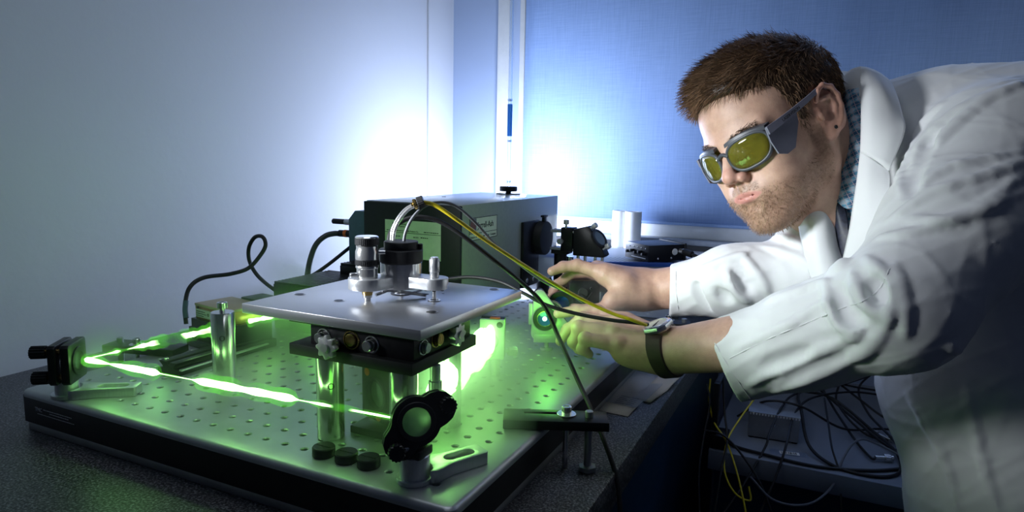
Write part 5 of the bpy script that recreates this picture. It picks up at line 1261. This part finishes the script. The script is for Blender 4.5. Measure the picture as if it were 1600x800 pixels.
cable('black_coaxial_cable', 'black coaxial cable arching from the cap and dropping over the bench edge', [(607, 384, 738), (611, 362, 745), (628, 346, 752), (652, 339, 758), (684, 345, 765), (720, 366, 772), (770, 405, 790), (820, 446, 810), (850, 478, 818), (872, 525, 812), (900, 588, 790), (928, 650, 752), (950, 705, 728), (964, 750, 715), (969, 800, 705), (970, 850, 700)], 2.7, 'rubber', 10)
cable('black_sensor_cable', 'black cable coming over the plate and lying across the near fingers', [(640, 440, 920), (690, 437, 915), (735, 433, 905), (780, 440, 890), (818, 458, 875), (855, 477, 872), (905, 491, 870), (955, 500, 866), (990, 504, 864), (1012, 507, 880)], 2.6, 'rubber', 10)
# tangle on the desk
def desk(x, y, h=3.2): return (*dk(x, y), DZ+h)
for i, (pts, r, mt, lab) in enumerate((
    ([desk(575, 700, 10), desk(600, 680, 4), desk(650, 668, 4), desk(730, 662), desk(810, 688), desk(870, 730), desk(930, 770)], 3.0, 'rubber', 'thick black cable running along the front edge of the desk'),
    ([desk(700, 960, 60), desk(692, 860, 58), desk(700, 790, 54), desk(718, 720, 14), desk(760, 675), desk(815, 668), desk(850, 700), desk(852, 770, 8), desk(815, 850, 16), desk(750, 905, 46), desk(690, 880, 60)], 3.0, 'rubber', 'thick black cable looped in a big ring on the desk'),
    ([desk(650, 1100, 70), desk(720, 980, 54), desk(760, 880, 26), desk(790, 800, 8), desk(812, 735, 6), desk(820, 738, 7)], 2.4, 'rubber', 'black cable ending at the shiny connector'),
    ([desk(640, 1040, 70), desk(720, 930, 58), desk(790, 870, 22), desk(850, 790, 6), desk(940, 760)], 2.8, 'rubber', 'black cable crossing the desk towards the coat'),
    ([desk(820, 1050, 60), desk(760, 960, 56), desk(690, 860, 60), desk(668, 770, 58), desk(655, 700, 30), px(1195, 700, 1195), px(1160, 760, 1150), px(1110, 830, 1110)], 2.2, 'rubber', 'black cable crossing the metal box and falling off the desk front'),
    ([desk(840, 960, 50), desk(780, 930, 56), desk(715, 850, 58), desk(690, 765, 50), px(1230, 690, 1185), px(1214, 740, 1150), px(1180, 820, 1110)], 2.2, 'rubber', 'black cable draped over the front of the metal box'),
    ([px(1110, 592, 1260), px(1108, 625, 1240), px(1116, 660, 1215), px(1135, 690, 1190), px(1152, 740, 1150), px(1165, 800, 1110), px(1168, 840, 1100)], 1.6, 'cable_yellow', 'thin yellow cable hanging from the bench edge past the desk'),
    ([px(1178, 624, 1270), px(1155, 656, 1230), px(1136, 690, 1186), px(1132, 735, 1150), px(1148, 770, 1130), px(1172, 782, 1120), px(1170, 760, 1130)], 1.6, 'cable_yellow', 'yellow cable crossing the hanging black leads'),
    ([px(1130, 592, 1260), px(1132, 640, 1225), px(1136, 690, 1183), px(1126, 740, 1140), px(1112, 830, 1095)], 2.0, 'rubber', 'straight black lead hanging right of the yellow one'),
    ([px(1104, 600, 1250), px(1109, 630, 1230), px(1100, 680, 1195), px(1092, 740, 1150), px(1094, 830, 1100)], 1.8, 'rubber', 'thin black lead hanging beside the black bracket'),
    ([px(1098, 672, 1205), px(1130, 680, 1190), px(1160, 712, 1165), px(1190, 760, 1135), px(1215, 830, 1100)], 2.0, 'rubber', 'black lead slanting from the bracket below the desk'),
    ([desk(940, 750), desk(895, 735, 4), px(1372, 694, 1200), px(1340, 688, 1190), px(1318, 715, 1160), px(1300, 760, 1125), px(1262, 788, 1105), px(1210, 782, 1105), px(1172, 745, 1120)], 2.0, 'cable_grey', 'grey lead drooping from the desk front edge'),
    ([desk(640, 1120, 70), desk(740, 1010, 60), desk(800, 940, 40), desk(850, 900, 20), desk(930, 880, 8)], 2.4, 'rubber', 'black lead at the back of the tangle under the sleeve'),
    ([desk(590, 820, 6), desk(640, 790, 58), desk(700, 790, 59), desk(770, 815, 20), desk(840, 870, 12), desk(920, 890, 10)], 2.2, 'rubber', 'black lead lying over the metal box lid'),
    ([desk(840, 1120, 60), desk(800, 1000, 46), desk(812, 900, 30), desk(846, 830, 14), desk(870, 760, 5), desk(890, 690, 4)], 2.4, 'rubber', 'black lead curving towards the front of the desk beside the coat'),
    ([px(1288, 622, 1290), px(1294, 660, 1240), px(1300, 700, 1180), px(1312, 745, 1140), px(1316, 830, 1100)], 1.8, 'rubber', 'thin black lead hanging straight across the looped cable'),
    ([desk(600, 1060, 70), desk(680, 1000, 64), desk(780, 985, 52), desk(860, 1010, 40), desk(920, 980, 30)], 2.2, 'rubber', 'black lead strung level across the rear of the tangle'),
    ([desk(700, 1080, 66), desk(760, 1000, 62), desk(760, 900, 40), desk(810, 830, 10), desk(880, 840, 5), desk(930, 830, 5)], 2.2, 'rubber', 'black lead bending behind the ribbed connector'),
    )):
    cable('lead', lab, pts, r, mt, 8, 8, raw=True)

# ------------------------------------------------------------------ laser beams and smoke
def beam_mat(name, strength, gap, scale, seed, col=(.42, 1.0, .30, 1)):
    mt = bpy.data.materials.new(name); mt.use_nodes = True; nt = mt.node_tree; nt.nodes.clear()
    out = nd(nt, 'ShaderNodeOutputMaterial'); em = nd(nt, 'ShaderNodeEmission', Color=col, Strength=strength); tr = nd(nt, 'ShaderNodeBsdfTransparent'); mx = nd(nt, 'ShaderNodeMixShader')
    co = coords(nt); n = nd(nt, 'ShaderNodeTexNoise', noise_dimensions='4D', W=seed, Scale=scale, Detail=2.0); nt.links.new(co, n.inputs['Vector'])
    f = ramp(nt, n.outputs[0], [(gap, (0, 0, 0)), (gap+.10, (1, 1, 1))])
    nt.links.new(f, mx.inputs[0]); nt.links.new(tr.outputs[0], mx.inputs[1]); nt.links.new(em.outputs[0], mx.inputs[2]); nt.links.new(mx.outputs[0], out.inputs[0]); return mt
GREEN = (.20, 1.0, .08)
HALO = bpy.data.materials.new('emissive_halo'); HALO.use_nodes = True; ht = HALO.node_tree; ht.nodes.clear()  # emissive shell: glow around each beam put into the material
ho, he, htr, hm = nd(ht, 'ShaderNodeOutputMaterial'), nd(ht, 'ShaderNodeEmission', Color=(.16, 1, .05, 1), Strength=1.1), nd(ht, 'ShaderNodeBsdfTransparent'), nd(ht, 'ShaderNodeMixShader')
hn = nd(ht, 'ShaderNodeTexNoise', Scale=40.0, Detail=3.0); ht.links.new(coords(ht), hn.inputs['Vector']); ht.links.new(ramp(ht, hn.outputs[0], [(.35, (.0, .0, .0)), (.72, (.30, .30, .30))]), hm.inputs[0])
ht.links.new(htr.outputs[0], hm.inputs[1]); ht.links.new(he.outputs[0], hm.inputs[2]); ht.links.new(hm.outputs[0], ho.inputs[0])
def beam(label, p0, p1, r, mt, glow, nl=1, prof=None):
    p0, p1 = nv(p0), nv(p1); n = 90; rng = random.Random(label); 
    P = [p0+(p1-p0)*k/n for k in range(n+1)]; R = [max(r*(.85+.14*math.sin(k*.31+1)+.10*math.sin(k*.83)+.05*rng.random()), .6) for k in range(n+1)]; R[0] = R[-1] = .6
    if prof: R = [q*float(np.interp(k/n, *zip(*prof))) for k, q in enumerate(R)]
    b = MB(); b.tube(P, R, 12); o = b.build('laser_beam', mt, base=p0); tag(o, label, 'laser beam')
    b = MB(); b.tube(P, [q*2.3+.6 for q in R], 14); b.build('beam_halo', HALO, o)
    for k in range(nl):
        q = p0+(p1-p0)*(k+.5)/nl; light('scatter_fill', 'POINT', q, glow/nl, GREEN, 12)  # added point lights along the beam, standing in for its scattered light
    return o

BM1 = beam_mat('laser_beam_core', 9, .40, 9.0, 1.0); BM2 = beam_mat('laser_beam_wisps', 7, .46, 22.0, 4.0)
beam('bright green laser beam along the near side of the breadboard', (-47, -9, 44), (386, 2, 51), 4.0, BM1, .035, 3, [(0, .7), (.06, .8), (.10, .15), (.14, .9), (.27, .9), (.29, .12), (.40, .12), (.43, .9), (.6, 1.1), (.71, .8), (.73, .12), (.76, .12), (.80, .5), (.9, .25), (1, .2)])
beam('patchy green laser beam from the laser head to the corner mirror', (-42, 166, 41), (-50, -4, 43), 3.8, BM2, .02, 1, [(0, 1.1), (.3, 1), (.6, .9), (.68, .15), (.76, .1), (.8, .7), (.86, .12), (1, .2)])
beam('short green laser streak behind the raised plate', (-18, 205, 47), (2, 330, 47), 3.4, BM2, .08, 2)
b = MB(); n = 26; rows = []; rng6 = random.Random(4); p0, p1 = nv((383, 58, 56)), nv((341, 262, 56)); dr = (p1-p0)/np.linalg.norm(p1-p0); sd = np.cross(dr, (0, 0, 1))
for k in range(n+1):
    c = p0+(p1-p0)*k/n; hgt = 24*(.86+.16*math.sin(k*.7)+.1*rng6.random())*(min(1, .45+k/5)); wd = 7*(.8+.4*rng6.random())
    rows.append([b.v(c+sd*wd*math.cos(a)+nv((0, 0, hgt*math.copysign(abs(math.sin(a))**.7, math.sin(a))))) for a in [2*math.pi*i/16 for i in range(16)]])
for A, B_ in zip(rows, rows[1:]):
    for k in range(16): b.face([A[k], A[(k+1) % 16], B_[(k+1) % 16], B_[k]])
b.face(rows[0][::-1]); b.face(rows[-1]); o = b.build('laser_beam', beam_mat('bright_beam_sheet', 7.5, .05, 6.0, 2.0, (.42, 1, .32, 1)), base=p0); tag(o, 'wide overexposed green beam glowing under the raised plate edge', 'laser beam')
beam('thin green beam below the wide glowing one', (396, 22, 44), (346, 266, 40), 1.5, BM1, .02, 1)
for q, e in (((372, 100, 50), .34), ((350, 215, 50), .30), ((60, 270, 45), .07), ((375, 366, 66), .13), ((-36, 2, 44), .02)): light('scatter_fill', 'POINT', q, e, GREEN, 16)  # more added green fills, no lamp there: scattered laser light
def smoke_mat(name, dens, scale, lo, hi, puffs, thin):
    mt = bpy.data.materials.new(name); mt.use_nodes = True; nt = mt.node_tree; nt.nodes.clear(); out = nd(nt, 'ShaderNodeOutputMaterial'); v = nd(nt, 'ShaderNodeVolumeScatter', Color=(.93, .96, 1, 1), Anisotropy=.1)
    co = coords(nt); n = nd(nt, 'ShaderNodeTexNoise', Scale=scale, Detail=3.0, Roughness=.55, Distortion=.8); nt.links.new(co, n.inputs['Vector'])
    r = nd(nt, 'ShaderNodeMapRange'); r.inputs['From Min'].default_value = lo; r.inputs['From Max'].default_value = hi; r.inputs['To Max'].default_value = dens; nt.links.new(n.outputs[0], r.inputs[0])
    tot = None
    for (c, rad, wgt) in puffs:                         # where the smoke has gathered
        d = nd(nt, 'ShaderNodeVectorMath', operation='DISTANCE'); d.inputs[1].default_value = c; nt.links.new(co, d.inputs[0])
        m_ = nd(nt, 'ShaderNodeMapRange', interpolation_type='SMOOTHSTEP'); m_.inputs['From Min'].default_value = rad; m_.inputs['From Max'].default_value = 0; m_.inputs['To Min'].default_value = 0; m_.inputs['To Max'].default_value = wgt; nt.links.new(d.outputs['Value'], m_.inputs[0])
        if tot is None: ad = nd(nt, 'ShaderNodeMath', operation='ADD'); ad.inputs[1].default_value = thin; nt.links.new(m_.outputs[0], ad.inputs[0])
        else: ad = nd(nt, 'ShaderNodeMath', operation='ADD'); nt.links.new(m_.outputs[0], ad.inputs[0]); nt.links.new(tot, ad.inputs[1])
        tot = ad.outputs[0]
    mu = nd(nt, 'ShaderNodeMath', operation='MULTIPLY'); nt.links.new(tot, mu.inputs[0]); nt.links.new(r.outputs[0], mu.inputs[1]); nt.links.new(mu.outputs[0], v.inputs['Density']); nt.links.new(v.outputs[0], out.inputs['Volume']); return mt
SB = nv((160, 200, .6))
def rel(x, y, z): return tuple((nv((x, y, z))-SB)*S)
PF = [(rel(365, 150, 45), .17, 1.0), (rel(395, 90, 20), .12, .8), (rel(20, 260, 35), .15, 1.1), (rel(90, 330, 40), .14, .9), (rel(-45, 10, 45), .05, .8), (rel(200, 0, 48), .09, .35)]
o = MB().box((-132, -31, .6), (458, 430, 84)).build('smoke', smoke_mat('thin_smoke', 14.0, 8.0, .36, .74, PF, .09), base=SB); tag(o, 'thin smoke drifting over the breadboard', 'smoke', kind='stuff')
SB = nv((440, 420, 60))
PF = [(rel(455, 395, 45), .10, 1.0), (rel(430, 470, 60), .09, .8), (rel(500, 420, -5), .12, .7)]
o = MB().box((385, 290, -46), (600, 560, 110)).build('smoke', smoke_mat('hand_smoke', 6.0, 13.0, .42, .72, PF, .0), base=SB); tag(o, 'faint smoke curling around the near wrist', 'smoke', kind='stuff')
SB = nv((-40, 340, 110))
PF = [(rel(-60, 330, 95), .09, 1.0), (rel(-20, 300, 100), .08, .8)]
o = MB().box((-150, 225, 80), (70, 440, 165)).build('smoke', smoke_mat('drifting_smoke', 7.0, 12.0, .40, .72, PF, .0), base=SB); tag(o, 'pale smoke rising behind the laser against the wall', 'smoke', kind='stuff')
